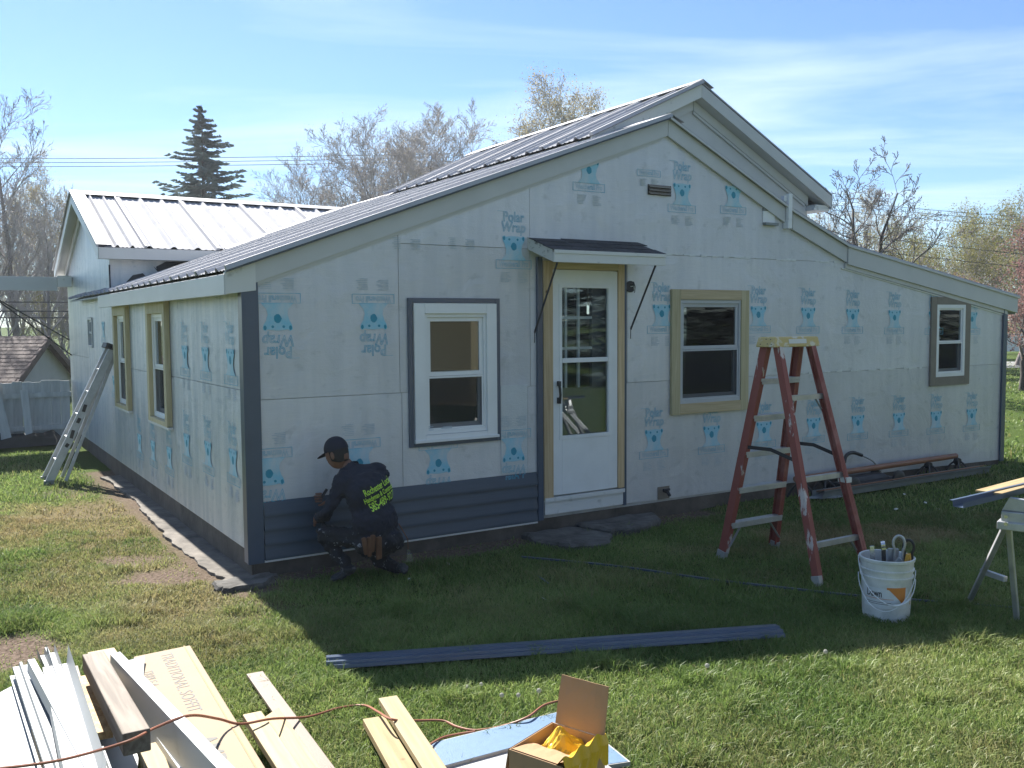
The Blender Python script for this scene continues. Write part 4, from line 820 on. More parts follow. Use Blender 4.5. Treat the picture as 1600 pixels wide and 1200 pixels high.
put_print('bear', 3.127, 3.345); put_print('full', 4.28, 3.215); put_print('bear', 4.99, 3.240); put_print('full', 2.295, 2.612); put_print('box', 3.85, 3.50, sc=.8); put_print('bear', 5.12, 3.40, sc=.35)
for t, h in ((.15, 1.99), (.945, 1.99), (.055, .80), (.80, .82), (1.52, .755), (2.275, .795)): put_print('full', t, h, True, d=-.0115 if t > 2.2 else -.003)
put_print('faint', 1.24, 2.33, True); put_print('faint', 1.76, 2.35, True)
def side_print(kind, s, h, flip=False):
    o = inst('wrap_print', PM[kind], house); o.matrix_local = Matrix.Translation((LW - .003, s, h)) @ Matrix.Rotation(-math.pi / 2, 4, 'Z') @ Matrix.Rotation(math.pi if flip else 0, 4, 'Y'); return o
for s, h in ((.42, 1.66), (1.2, 1.66), (1.95, 1.66), (.42, .86), (1.2, .84), (1.98, .83), (2.75, .62), (3.55, .60), (4.3, .6)): side_print('full', s, h)
for s, h in ((5.9, 1.2), (6.6, 1.9)): side_print('bear', s, h)

# ================================================================= THINGS ROUND THE HOUSE
def at_h(o, t, s, h=0, rz=0.0): o.location = W(t, s, h); o.rotation_euler = (0, 0, HA + rz); return o
# ---- stepping slabs at the door
def slab_stone(name, outline, h, label, seed):
    g = random.Random(seed); mb = MB(); n = len(outline); cx = sum(p[0] for p in outline) / n; cy = sum(p[1] for p in outline) / n; P = []
    for i in range(n):
        (a, b), (c, d) = outline[i], outline[(i + 1) % n]
        for k in range(6): u = k / 6; P.append((a + (c - a) * u + g.uniform(-.02, .02) - cx, b + (d - b) * u + g.uniform(-.02, .02) - cy))
    m = len(P); V = [(x, y, -.05) for x, y in P] + [(x, y, h - .02 + g.uniform(-.006, .006)) for x, y in P] + [(x * .94, y * .94, h + g.uniform(-.006, .008)) for x, y in P] + [(0, 0, h)]
    mb.add(V, [(i, (i + 1) % m, m + (i + 1) % m, m + i) for i in range(m)] + [(m + i, m + (i + 1) % m, 2 * m + (i + 1) % m, 2 * m + i) for i in range(m)] + [(2 * m + i, 2 * m + (i + 1) % m, 3 * m) for i in range(m)])
    o = mb.build(name, M['slab']); at_h(o, cx, cy); tag(o, label, 'stone slab', 'stone slabs at the door'); return o
slab_stone('stone_slab', [(2.34, -.06), (2.28, -.40), (2.42, -.70), (2.76, -.76), (2.98, -.52), (2.86, -.08)], .06, 'lighter grey stone slab left of the door foot, nearest the siding', 1)
slab_stone('stone_slab', [(2.92, -.05), (3.02, -.46), (3.30, -.52), (3.72, -.34), (3.86, -.06)], .075, 'long dark stone slab under the door threshold, reaching right', 2)
slab_stone('stone_slab', [(-.40, -.04), (-.42, -.30), (-.10, -.30), (.06, -.14), (.04, -.03)], .04, 'small broken slab at the corner post by the worker', 3)

# ---- red step ladder
def step_ladder():
    root = empty('step_ladder'); H = 1.775
    # local: x along the steps (0 .. .62), y from the step side (0) to the rear side (-.96), z up
    apex_y = -.40
    fl, fr = Vector((0, .0, 0)), Vector((.62, 0, 0)); bl, br = Vector((.02, -.96, 0)), Vector((.60, -.96, 0))
    tl, tr = Vector((.115, apex_y + .055, H)), Vector((.505, apex_y + .055, H)); tbl, tbr = Vector((.115, apex_y - .055, H)), Vector((.505, apex_y - .055, H))
    for a, b, m_, w in ((fl, tl, 'fiberglass_paint', .075), (fr, tr, 'fiberglass', .075), (bl, tbl, 'fiberglass_paint', .062), (br, tbr, 'fiberglass', .062)):
        mb = MB(); d = (b - a).normalized(); sx = .012 if a.x < .3 else -.012
        mb.beam(a + d * .04, b, .028, w, up=(0, 1, 0)); 
        mb.beam(a + d * .05 + Vector((sx, -.5 * w + .004, 0)), b + Vector((sx, -.5 * w + .004, 0)), .05, .006, up=(0, 1, 0)); mb.beam(a + d * .05 + Vector((sx, .5 * w - .004, 0)), b + Vector((sx, .5 * w - .004, 0)), .05, .006, up=(0, 1, 0))
        rail = mb.build('rail', M[m_], root, bevel=.003)
        mb = MB(); mb.beam(a, a + d * .075, .042, w + .012, up=(0, 1, 0)); mb.build('foot', M['alu'], rail, bevel=.004)
    for i in range(5):
        u = (i + 1) * .3 / H if i else .30 / H; u = (.30 + i * .295) / H
        a = fl.lerp(tl, u); b = fr.lerp(tr, u); mb = MB(); mb.box((a.x - .005, a.y - .045, a.z - .012), (b.x + .005, a.y + .035, a.z + .012)); mb.box((a.x, a.y - .045, a.z - .035), (b.x, a.y - .040, a.z - .0125)); mb.build('step', M['alu'], root, bevel=.003)
    for k, u in enumerate((.155, .42, .76)):
        a = bl.lerp(tbl, u); b = br.lerp(tbr, u); mb = MB(); mb.box((a.x, a.y - .004, a.z - .018), (b.x, a.y + .010, a.z + .018)); mb.box((a.x, a.y - .004, a.z + .0182), (b.x, a.y + .03, a.z + .022))
        mb.build('rear_bar', M['alu'], root)
    for (a, b, u, sg) in ((fl, tl, .155, 1), (fr, tr, .155, -1)):
        p = a.lerp(b, u); mb = MB(); mb.beam(p + Vector((0, -.02, -.16)), p + Vector((.12 * sg, -.02, -.01)), .004, .022, up=(0, 1, 0)); mb.build('brace', M['alu'], root)
    for (a, b, u, sg) in ((bl, tbl, .155, 1), (br, tbr, .155, -1), (bl, tbl, .76, 1), (br, tbr, .76, -1)):
        p = a.lerp(b, u); mb = MB(); mb.beam(p + Vector((0, .006, -.13)), p + Vector((.10 * sg, .006, -.01)), .004, .020, up=(0, 1, 0)); mb.build('brace', M['alu'], root)
    for (a, b, c, d) in ((fl, tl, bl, tbl), (fr, tr, br, tbr)):
        p = a.lerp(b, .53); q = c.lerp(d, .50); m_ = p.lerp(q, .52) + Vector((0, 0, .035)); mb = MB(); mb.beam(p, m_, .006, .028); mb.beam(m_, q, .006, .028); mb.build('spreader', M['dark_metal'], root)
    mb = MB(); P = [(.045, apex_y - .098, H - .035), (.575, apex_y - .098, H - .035), (.575, apex_y + .098, H - .035), (.045, apex_y + .098, H - .035), (.065, apex_y - .085, H + .045), (.555, apex_y - .085, H + .045), (.555, apex_y + .085, H + .045), (.065, apex_y + .085, H + .045)]
    mb.hexa([Vector(p) for p in P]); cap = mb.build('top_cap', M['yellow_cap'], root, bevel=.010)
    mb = MB()
    for (y, z) in ((-.06, -.015), (-.02, -.012), (.05, -.015), (-.045, .022), (.0, .024)):
        mb.lathe([(0, 0), (.007, 0), (.007, .004), (0, .004)], 8, (0, 0, 0))
        k = len(mb.v) - 32
        for i in range(k, len(mb.v)): v = mb.v[i]; mb.v[i] = (.050 + (z + .035) * .25 - .004 - v[2] + .003, apex_y + y + v[0], H + z + v[1])
    mb.build('rivet', M['black'], cap)['kind'] = 'stuff'
    # worn warning sticker and a wrap of tape on rails
    mb = MB(); mb.slab([[(-.10, -.012), (.10, -.012), (.10, .022), (-.10, .022)]], lambda a, b, d: (.31 + a, apex_y - .0935 - d + (b) * .16, H + .004 + b), -.001, .0015); mb.build('worn_sticker', M['old_paint_clean'], cap)
    p = br.lerp(tbr, .40); mb = MB(); mb.box((p.x - .028, p.y - .04, p.z - .02), (p.x + .028, p.y + .045, p.z + .02)); mb.build('tape_wrap', M['scrap'], root)
    return root
lad = step_ladder(); at_h(lad, 3.30, -1.56); tag(lad, 'paint splashed red fibreglass step ladder with yellow top standing open on the lawn', 'step ladder')

# ---- folded aluminium step ladder leaning on the left wall
def folded_ladder():
    root = empty('leaning_ladder'); foot = Vector((0, 0, 0)); 
    topx = .80; H = 1.66     # local x towards the wall, y along the wall, z up
    for sg in (0, 1):
        yb, yt = (.0, .06) if sg == 0 else (.38, .32)
        mb = MB(); mb.beam((0, yb, .02), (topx, yt, H), .030, .095, up=(1, 0, 0)); rail = mb.build('rail', M['alu'], root, bevel=.004)
        mb = MB(); mb.box((-.055, yb - .022, 0), (.06, yb + .022, .05)); mb.build('foot', M['gutter'], rail, bevel=.004)
        mb = MB(); mb.beam((.19, yb + .01 * (1 - 2 * sg), .02), (topx + .01, yt + .02 * (1 - 2 * sg), H - .12), .022, .040, up=(1, 0, 0)); mb.build('rear_rail', M['alu'], root, bevel=.003)
    for i in range(5):
        u = (i + 1) / 6; y0 = .0 + .06 * u; y1 = .38 - .06 * u; c = Vector((topx * u, 0, H * u)); mb = MB(); mb.box((c.x - .04, y0, c.z - .012), (c.x + .035, y1, c.z + .010)); mb.build('step', M['alu'], root)
    mb = MB(); mb.beam((topx - .02, .03, H + .01), (topx - .02, .36, H + .01), .14, .07, up=(.4, 0, 1)); mb.build('top_cap', M['dark_metal'], root, bevel=.008)
    mb = MB(); 
    for k, (u, w) in enumerate(((.36, .05), (.46, .03), (.55, .045), (.28, .02))): c = Vector((topx * u, -.0, H * u)); yb = .06 * u; mb.beam((c.x - .02, yb - .0165, c.z - w), (c.x + .01, yb - .0165, c.z + w), .003, .04, up=(1, 0, 0))
    mb.build('scuff_mark', M['black'], root)
    return root
fl_ = folded_ladder(); at_h(fl_, -.935, 5.60); tag(fl_, 'folded dull aluminium step ladder leaning against the left wall', 'step ladder')

# ---- fence at the back left with things leaning on it
fence = empty('board_fence', W(-.12, 10.12), HA)
tag(fence, 'weathered white board fence between the house and the grey garage', 'fence')
g = random.Random(5)
bm_ = []
for v in range(3):
    mb = MB(); mb.box((-.0695, -.011, .03), (.0695, .011, 1.02 + v * .010)); bm_.append(mb.mesh('board', M['fence']))
for i in range(24):
    o = inst('board', bm_[i % 3], fence); o.location = (-.09 - i * .141, g.uniform(-.006, .006), g.uniform(-.012, .008)); o.rotation_euler = (g.uniform(-.006, .006), g.uniform(-.003, .003), 0)
for z in (.26, .80):
    mb = MB(); mb.box((-3.5, -.045, z - .04), (0, -.012, z + .04)); mb.build('rail', M['fence'], fence)
for x in (-.35, -2.1):
    mb = MB(); mb.box((x - .045, .014, 0), (x + .045, .10, 1.02)); mb.build('post', M['fence'], fence)
def lean_board(x, w, h, lean, tilt, label, m='fence'):
    mb = MB(); mb.box((-w / 2, -.012, 0), (w / 2, .012, h)); o = mb.build('leaning_board', M[m], bevel=.002)
    o.location = W(-.12 + x, 10.05 - lean, 0); o.rotation_euler = Euler((-math.atan2(lean - .03, h), tilt, HA)); tag(o, label, 'board', 'boards leaning on the fence'); return o
lean_board(-1.02, .24, 1.06, .30, -.16, 'wide grey white board leaning on the fence beside the orange handled shovel')
lean_board(-.66, .11, .92, .22, -.05, 'narrow white board leaning upright on the fence near the ladder')
lean_board(-1.45, .07, .98, .34, -.30, 'thin white lath leaning steeply on the fence behind the shovel')
shovel = empty('shovel', W(-1.36, 9.72, 0), HA); tag(shovel, 'shovel with an orange D grip leaning on the white fence', 'shovel')
mb = MB(); mb.tube([(0, .02, .26), (0, .22, .93)], .016, 8); mb.build('shaft', M['dark_metal'], shovel, smooth=True)
mb = MB(); mb.tube([(0, .22, .93), (-.075, .236, .99), (-.08, .25, 1.04), (.08, .25, 1.04), (.075, .236, .99), (0, .22, .93)], .020, 8); mb.box((-.06, .215, .93), (.06, .232, .985)); mb.build('grip', M['orange'], shovel, smooth=True)
mb = MB(); mb.slab([[(-.16, .0), (.16, .0), (.16, .24), (-.16, .24)], [(-.16, .24), (.16, .24), (.05, .30), (-.05, .30)]], lambda a, b, d: (a, -.04 + b * .3 + abs(a) * .25 + d, b), 0, .008); mb.build('blade', M['black'], shovel)
mb = MB(); n = 10
V = []; 
for i in range(n + 1):
    for j in range(5): V.append((-1.7 + 1.55 * i / n, -.45 + .42 * j / 4, (.02 if j == 0 else .10 + .10 * j / 4 + g.uniform(-.03, .03)) * (0.35 if i in (0, n) else 1)))
mb.add(V, [(i * 5 + j, (i + 1) * 5 + j, (i + 1) * 5 + j + 1, i * 5 + j + 1) for i in range(n) for j in range(4)]); o = mb.build('tarp', M['tarp'], smooth=True); o.location = W(-.12, 10.0, 0); o.rotation_euler = (0, 0, HA); tag(o, 'crumpled dark tarp lying along the foot of the white fence', 'tarp')

# ---- neighbour's garage behind the fence
gar = empty('garage', (-11.95, 22.0, -.91), R(4)); tag(gar, 'pale rendered garage with a red brown shingled gable roof behind the fence', 'garage')
# local: x to the right, y back; gable faces right-front; ridge along y
GW, GD, GE, GR = 3.6, 6.0, 1.52, 2.51
mb = MB(); mb.slab([[(-3.6, 0), (0, 0), (0, GE), (-3.6, GE)]], fmap, 0, .12); mb.slab(wall_quads(.0, GW, 0, lambda y: GE + (GR - GE) * (1 - abs(y - GW / 2) / (GW / 2)), [], [GW / 2]), lambda a, b, d: (d, a, b), 0, -.12); mb.box((-3.6, GW - .12, 0), (-.13, GW, GE)); mb.build('wall', M['stucco'], gar)
pit2 = (GR - GE) / (GW / 2)
mb = MB(); 
for sg in (0, 1):
    P = [(-3.9, -.25, GE - .25 * pit2), (.22, -.25, GE - .25 * pit2), (.22, GW / 2, GR), (-3.9, GW / 2, GR)]
    if sg: P = [(x, GW - y, z) for x, y, z in P][::-1]
    mb.hexa([Vector(p) + Vector((0, 0, .005)) for p in P] + [Vector(p) + Vector((0, 0, .06)) for p in P])
roofo = mb.build('roof', M['shingle_red'], gar)
mb = MB(); rows = 13
for r_ in range(rows):
    y0 = -.27 + (GW / 2 + .27) * r_ / rows; y1 = -.27 + (GW / 2 + .27) * (r_ + 1.15) / rows
    for k in range(22):
        x0 = -3.9 + k * .19 - (.09 if r_ % 2 else 0); x1 = min(.235, x0 + .182); z0 = GE + y0 * pit2 + .075 + g.uniform(0, .006); z1 = GE + y1 * pit2 + .066
        if x0 > .2: continue
        mb.hexa([(x0, y0, z0 - .012), (x1, y0, z0 - .012), (x1, y1, z1 - .006), (x0, y1, z1 - .006), (x0, y0, z0), (x1, y0, z0), (x1, y1, z1), (x0, y1, z1)])
o = mb.build('shingle', M['shingle_red'], roofo); o['kind'] = 'stuff'
for sg in (0, 1):
    a = (.235, -.25, GE - .25 * pit2 - .03); b = (.235, GW / 2, GR - .03)
    if sg: a = (.235, GW + .25, GE - .25 * pit2 - .03)
    mb = MB(); mb.beam(a, b, .03, .16, up=(0, 0, 1)); mb.build('barge_board', M['shingle_red'], gar)
mb = MB(); mb.box((-3.9, -.36, GE - .17), (.2, -.26, GE - .07)); mb.build('gutter', M['dark_metal'], gar)
mb = MB(); mb.tube([(.12, -.30, GE - .12), (.12, -.15, GE - .35), (.12, -.03, GE - .45), (.12, -.03, .1)], .035, 8); mb.build('downspout', M['dark_metal'], gar)

# ---- power cables
def cable(p, q, sag, r, label, grp):
    P = [Vector(p).lerp(Vector(q), i / 24) - Vector((0, 0, sag * 4 * (i / 24) * (1 - i / 24))) for i in range(25)]
    mb = MB(); mb.tube(P, r, 5); o = mb.build('power_cable', M['wire'], smooth=True); tag(o, label, 'cable', grp)
for k, (py, d) in enumerate(((246, 'topmost'), (252, 'middle'), (258, 'lowest'))):
    h = HC + (509 - py) / 1450 * 62; cable((-75, 58, h), (-4, 64, h + .2), .5, .020, d + ' of three thin power cables crossing behind the tall spruce', 'power cables')
for k, (pa, pb, d) in enumerate(((283, 306, 'topmost'), (290, 311, 'middle'), (297, 322, 'lowest'))):
    ha = HC + (498 - pa) / 1450 * 34; hb = HC + (497 - pb) / 1450 * 34; cable((4.5, 32.6, ha), (32, 37, hb - .9), .5, .008, d + ' of three sagging cables above the trees on the right', 'power cables')
for k, (py, d) in enumerate(((472, 'upper'), (486, 'middle'), (496, 'lower'))):
    h = HC + (510 - py) / 1450 * 26; cable((-22, 24, h + .1), (-2, 28, h), .1, .016, d + ' of the cables seen under the porch roof by the bare trees', 'power cables')
for k, (pa, pb, d) in enumerate(((378, 404, 'upper'), (398, 424, 'lower'))):
    ha = HC + (498 - pa) / 1450 * 26; hb = HC + (497 - pb) / 1450 * 26; cable((6.0, 24.5, ha + .5), (24, 28, hb - .35), .25, .008, d + ' of two low cables running to the pink crab apple', 'power cables')

# ---- far right: white board fence by the road
wf = empty('white_fence', (25.4, 51.0, 0), R(8)); tag(wf, 'white panel fence far off beyond the road at the right edge', 'fence')
for i in range(8):
    mb = MB(); mb.box((i * 1.5, 0, .12), (i * 1.5 + 1.38, .05, 1.05 + .05 * (i % 2))); mb.build('panel', M['white_vinyl'], wf)
    mb = MB(); mb.box((i * 1.5 - .11, -.03, 0), (i * 1.5 - .005, .08, 1.2)); mb.build('post', M['white_vinyl'], wf)

# ---- neighbour house behind the camera, seen in the window reflections
nh = empty('neighbour_house', (12.6, -5.1, 0), R(-80)); tag(nh, 'cream clapboard house reflected in the front window glass', 'house')
mb = MB()
for i in range(55):
    z = .3 + i * .075; mb.hexa([(-7, -.013, z), (7, -.013, z), (7, 0, z), (-7, 0, z), (-7, -.004, z + .075), (7, -.004, z + .075), (7, 0, z + .075), (-7, 0, z + .075)])
o = mb.build('clapboard', M['clapboard'], nh); o['kind'] = 'stuff'
mb = MB(); mb.box((-7, .001, 0), (7, 3.2, 4.45)); mb.build('wall', M['clapboard'], nh)
mb = MB(); mb.hexa([(-7.3, -.4, 4.4), (7.3, -.4, 4.4), (7.3, 3.5, 4.4), (-7.3, 3.5, 4.4), (-7.3, 1.5, 5.6), (7.3, 1.5, 5.6), (7.3, 1.7, 5.6), (-7.3, 1.7, 5.6)]); mb.build('roof', M['shingle'], nh)
for x in (-3.5, 2.2):
    mb = MB(); mb.box((x - .5, -.05, 1.6), (x + .5, -.023, 3.0)); w_ = mb.build('window', M['white_vinyl'], nh); mb = MB(); mb.box((x - .42, -.056, 1.68), (x + .42, -.051, 2.92)); mb.build('pane', M['interior'], w_)

# ================================================================= TREES
def grow_tree(seed, H, r0, nl1=12, nl2=6, nl3=5, nl4=3, spread=.9, up=.35, start=.28, wob=.16, rmin=.009, fork=0, crown=.42):
    """recursive limbs: returns trunk segments, limb segments and the twig tips"""
    g = random.Random(seed); T, B, tips = [], [], []
    def run(p, d, Ln, r, lev, nseg, store):
        pts = [(Vector(p), r)]; d = Vector(d).normalized(); p = Vector(p)
        for i in range(nseg):
            d = (d + Vector((g.gauss(0, wob), g.gauss(0, wob), g.gauss(0, wob * .7) + (up * .25 if lev else .05)))).normalized()
            q = p + d * (Ln / nseg); r1 = max(rmin, r * (1 - (.92 if lev == 0 else .78) * (i + 1) / nseg)); store.append((p, q, max(rmin, pts[-1][1]), r1)); p = q; pts.append((p, r1))
        return pts, d
    def at(pts, u):
        k = u * (len(pts) - 1); i = min(int(k), len(pts) - 2); f = k - i
        return pts[i][0].lerp(pts[i + 1][0], f), pts[i][1] * (1 - f) + pts[i + 1][1] * f, (pts[i + 1][0] - pts[i][0]).normalized()
    def kids(pts, n, lo_, Lk, lev, counts):
        for j in range(n):
            u = lo_ + (1 - lo_) * (j + g.random()) / n; p, r, dd = at(pts, min(u, .99)); a = g.uniform(0, 6.283) if lev > 1 else j * 2.4 + g.uniform(-.5, .5)
            o = dd.orthogonal().normalized(); o.rotate(Matrix.Rotation(a, 3, dd)); ang = spread * g.uniform(.65, 1.15); d = dd * math.cos(ang) + o * math.sin(ang)
            Ln = Lk * g.uniform(.7, 1.2) * (1 - .45 * u if lev > 1 else (1.1 - .75 * max(0, u - .25)))
            pt, de = run(p, d, Ln, max(rmin, r * .62), lev, 5 if lev < 3 else 3, B)
            if lev < len(counts): kids(pt, counts[lev], .22, Ln * .55, lev + 1, counts)
            else: tips.append((pt[-1][0], de))
    counts = [nl1, nl2, nl3] + ([nl4] if nl4 else [])
    stems = [((0, 0, 0), (g.gauss(0, .04), g.gauss(0, .04), 1), H * .96, r0)] if not fork else [((g.uniform(-.1, .1), g.uniform(-.1, .1), 0), (.42 * math.cos(6.283 * k / fork + .6), .42 * math.sin(6.283 * k / fork + .6), 1), H * g.uniform(.8, 1.0), r0 * .75) for k in range(fork)]
    for p, d, Ln, r in stems:
        pts, _ = run(p, d, Ln, r, 0, 9, T); kids(pts, nl1 if not fork else max(4, nl1 // fork + 1), start, H * crown, 1, counts[:1] + counts[1:])
    return T, B, tips
def seg_mesh(name, segs, m, sides=4):
    n = len(segs); A = np.array([list(a) for a, b, r, q in segs]); Bq = np.array([list(b) for a, b, r, q in segs]); ra = np.array([r for a, b, r, q in segs]); rb = np.array([q for a, b, r, q in segs])
    D = Bq - A; D /= np.maximum(np.linalg.norm(D, axis=1), 1e-6)[:, None]; ref = np.where(np.abs(D[:, 2:3]) > .9, np.array([[1., 0, 0]]), np.array([[0, 0, 1.]])); U = np.cross(D, ref); U /= np.linalg.norm(U, axis=1)[:, None]; V = np.cross(D, U)
    ang = np.arange(sides) * 2 * np.pi / sides; rings = []
    for P, r in ((A, ra), (Bq, rb)): rings.append(P[:, None] + (U[:, None] * np.cos(ang)[None, :, None] + V[:, None] * np.sin(ang)[None, :, None]) * r[:, None, None])
    co = np.concatenate(rings, 1).reshape(-1, 3); base = (np.arange(n) * 2 * sides)[:, None, None]; k = np.arange(sides); k2 = (k + 1) % sides
    f = (base + np.stack([k, k2, k2 + sides, k + sides], -1)[None]).reshape(-1, 4)
    return raw_mesh(name, co, f, m, True)
def raw_mesh(name, co, f, m, smooth=False):
    me = bpy.data.meshes.new(name); me.vertices.add(len(co)); me.vertices.foreach_set('co', np.asarray(co, np.float32).ravel()); w = f.shape[1]
    me.loops.add(f.size); me.loops.foreach_set('vertex_index', f.ravel().astype(np.int32)); me.polygons.add(len(f)); me.polygons.foreach_set('loop_start', (np.arange(len(f)) * w).astype(np.int32))
    if smooth: me.polygons.foreach_set('use_smooth', np.ones(len(f), bool))
    me.update(calc_edges=True); me.materials.append(m); return me
def leaf_quads(pts, n_per, size, rad, seed, m, name='leaves'):
    g = np.random.default_rng(seed); P = np.repeat(np.array([list(p) for p in pts]), n_per, 0); n = len(P); P = P + g.normal(0, rad, (n, 3))
    U = g.normal(size=(n, 3)); U /= np.linalg.norm(U, axis=1)[:, None]; V = np.cross(U, g.normal(size=(n, 3))); V /= np.linalg.norm(V, axis=1)[:, None]; s = size * g.uniform(.5, 1.2, (n, 1))
    co = np.stack([P - U * s, P + V * s * .5, P + U * s, P - V * s * .5], 1).reshape(-1, 3); f = np.arange(4 * n).reshape(-1, 4); return raw_mesh(name, co, f, m)
def tree_kind(seed, H, r0, bark, twig, leaf=None, n_per=0, lsize=.05, lrad=.15, **k):
    T, B, tips = grow_tree(seed, H, r0, **k); return dict(trunk=seg_mesh('trunk', T, M[bark], 8), limbs=seg_mesh('limbs', B, M[twig], 3), leaves=leaf_quads([t[0] for t in tips], n_per, lsize, lrad, seed, M[leaf]) if leaf else None)
def plant(kind, x, y, label, name='bare_tree', cat='tree', group='trees round the house', sc=1.0, rz=0.0, z=0.0):
    r = empty(name, (x, y, z), rz); r.scale = (sc, sc, sc); tag(r, label, cat, group)
    inst('trunk', kind['trunk'], r); inst('limbs', kind['limbs'], r)
    if kind['leaves']: inst('foliage', kind['leaves'], r)
    return r
K_round = None
def tx(x, d): return (x - 800) / 1450 * d
K_bare = tree_kind(11, 10.0, .16, 'bark', 'twig', rmin=.007, nl1=15, nl2=7, nl3=6, nl4=4, spread=.72, crown=.38)
K_bare2 = tree_kind(12, 10.0, .17, 'bark', 'twig', 'bud', 1, .028, .15, rmin=.008, nl1=22, nl2=10, nl3=7, nl4=4, spread=.86, crown=.42, start=.15, wob=.13, up=.42)
K_bud = tree_kind(13, 10.0, .15, 'bark', 'twig', 'bud', 4, .045, .16, rmin=.007, nl1=22, nl2=7, nl3=6, nl4=3, spread=.66, crown=.42, start=.15, wob=.12, up=.45)
K_round = tree_kind(23, 10.0, .16, 'bark', 'twig', 'bud', 6, .045, .20, rmin=.008, nl1=24, nl2=9, nl3=6, nl4=3, spread=.80, crown=.44, start=.18, wob=.12, up=.35)
K_olive = tree_kind(14, 8.0, .16, 'bark', 'twig', 'bud_green', 8, .060, .26, rmin=.008, nl1=18, nl2=7, nl3=5, nl4=2, spread=.78, crown=.44, start=.10, up=.4)
K_pink = tree_kind(15, 4.5, .12, 'bark_dark', 'twig_dark', 'bud_pink', 9, .045, .14, rmin=.008, nl1=18, nl2=7, nl3=5, nl4=2, spread=.95, crown=.40, start=.12)
K_gnarl = tree_kind(16, 6.2, .19, 'bark_dark', 'twig_dark', rmin=.007, nl1=16, nl2=6, nl3=5, nl4=3, spread=.85, crown=.36, start=.30, wob=.20, fork=2)
K_gnarl2 = tree_kind(19, 6.0, .13, 'bark_dark', 'twig_dark', rmin=.007, nl1=11, nl2=6, nl3=5, nl4=3, spread=.85, crown=.34, start=.35, wob=.20)
for kind, pxx, D, sc, rz, lab, nm in (
    (K_bare, 18, 30, 0.84, .3, 'tall bare tree at the left edge of the picture', 'bare_tree'), (K_bud, 66, 33, 0.62, 1.0, 'budding tree just left of the wing gable', 'budding_tree'),
    (K_bare, 112, 36, 0.62, 2.2, 'bare tree rising right behind the wing gable', 'bare_tree'), (K_bud, 30, 38, 0.62, 3.0, 'pale budding tree behind the tall bare tree at the left edge', 'budding_tree'), (K_bare2, -40, 34, 0.8, 1.2, 'bare tree cut by the left edge above the garage', 'bare_tree'),
    (K_bare, 85, 27, .50, 4.0, 'small bare tree under the porch roof above the garage ridge', 'bare_tree'), (K_olive, 92, 33, .42, 1.4, 'low olive green bush behind the garage gable', 'olive_tree'), (K_bare2, 112, 31, .40, 2.9, 'low bare bush between the garage gable and the house wall', 'bare_tree'), (K_olive, 60, 36, .46, 3.1, 'low olive green bush above the garage ridge', 'olive_tree'),
    (K_bare2, 10, 29, .52, 5.0, 'small bushy bare tree above the garage roof under the porch', 'bare_tree'),
    (K_bare2, 500, 52, 0.98, .4, 'leftmost bare round tree between the spruce and the main roof', 'bare_tree'), (K_bare2, 592, 52, 1.14, 1.9, 'bare round tree in the middle behind the near roof', 'bare_tree'), (K_bare2, 655, 54, 1.22, 3.4, 'bare round tree just left of the main roof slope', 'bare_tree'),
    (K_bare, 722, 56, 1.3, 2.9, 'thin bare tree at the foot of the main roof slope', 'bare_tree'), (K_bare2, 545, 56, 1.0, 5.1, 'pale bare tree behind the two round ones near the spruce', 'bare_tree'), (K_bare2, 625, 60, 1.22, 2.7, 'pale bare round tree half hidden between the two middle bare trees', 'bare_tree'), (K_bare2, 690, 58, 1.2, .9, 'pale bare round tree touching the main roof slope', 'bare_tree'), (K_bare, 460, 50, .75, 3.7, 'low bare tree just right of the spruce at the wing ridge', 'bare_tree'),
    (K_round, 828, 47, 1.22, .8, 'tall budding tree rising above the main ridge', 'budding_tree'),
    (K_bud, 1345, 42, 0.66, 2.4, 'pale budding tree behind the dark gnarled tree', 'budding_tree'), (K_bud, 1262, 45, 0.62, 1.1, 'pale budding tree at the foot of the main gable', 'budding_tree'),
    (K_olive, 1480, 46, 0.8, .5, 'olive green tree above the middle of the lean-to roof', 'olive_tree'), (K_olive, 1545, 50, 0.74, 2.2, 'olive green tree left of the pink crab apple', 'olive_tree'), (K_olive, 1612, 44, 0.82, 3.7, 'olive green tree cut by the right edge', 'olive_tree'),
    (K_olive, 1430, 38, .66, 4.6, 'low olive green tree beside the gnarled trunk', 'olive_tree'), (K_olive, 1520, 36, .62, 5.5, 'low olive green bush right above the lean-to roof', 'olive_tree'), (K_olive, 1395, 48, .70, 1.3, 'olive green tree behind the gnarled tree', 'olive_tree'), (K_olive, 1462, 31, .48, 2.6, 'low olive green bush just above the lean-to roof right of the gnarled tree', 'olive_tree'), (K_olive, 1590, 38, .70, 1.9, 'olive green tree above the pink crab apple at the right edge', 'olive_tree'),
    (K_gnarl, 1376, 24, 1.0, .35, 'dark gnarled bare tree with two crooked stems behind the lean-to roof', 'gnarled_tree'), (K_gnarl2, 1318, 25, 0.82, 2.0, 'crooked dark bare tree left of the two stemmed gnarled tree', 'gnarled_tree'), (K_gnarl2, 1402, 27, .55, 4.0, 'small twisted dark bare tree right of the gnarled tree', 'gnarled_tree'),
    (K_pink, 1600, 25, .86, .3, 'dusky pink crab apple in blossom at the right edge', 'crab_apple_tree'), (K_pink, 1640, 30, 1.15, 1.8, 'pink crab apple mostly outside the right edge', 'crab_apple_tree'), (K_pink, 1552, 33, .74, 3.3, 'pink crab apple rising just over the lean-to eave', 'crab_apple_tree')):
    plant(kind, tx(pxx, D), D, lab, nm, sc=sc, rz=rz)

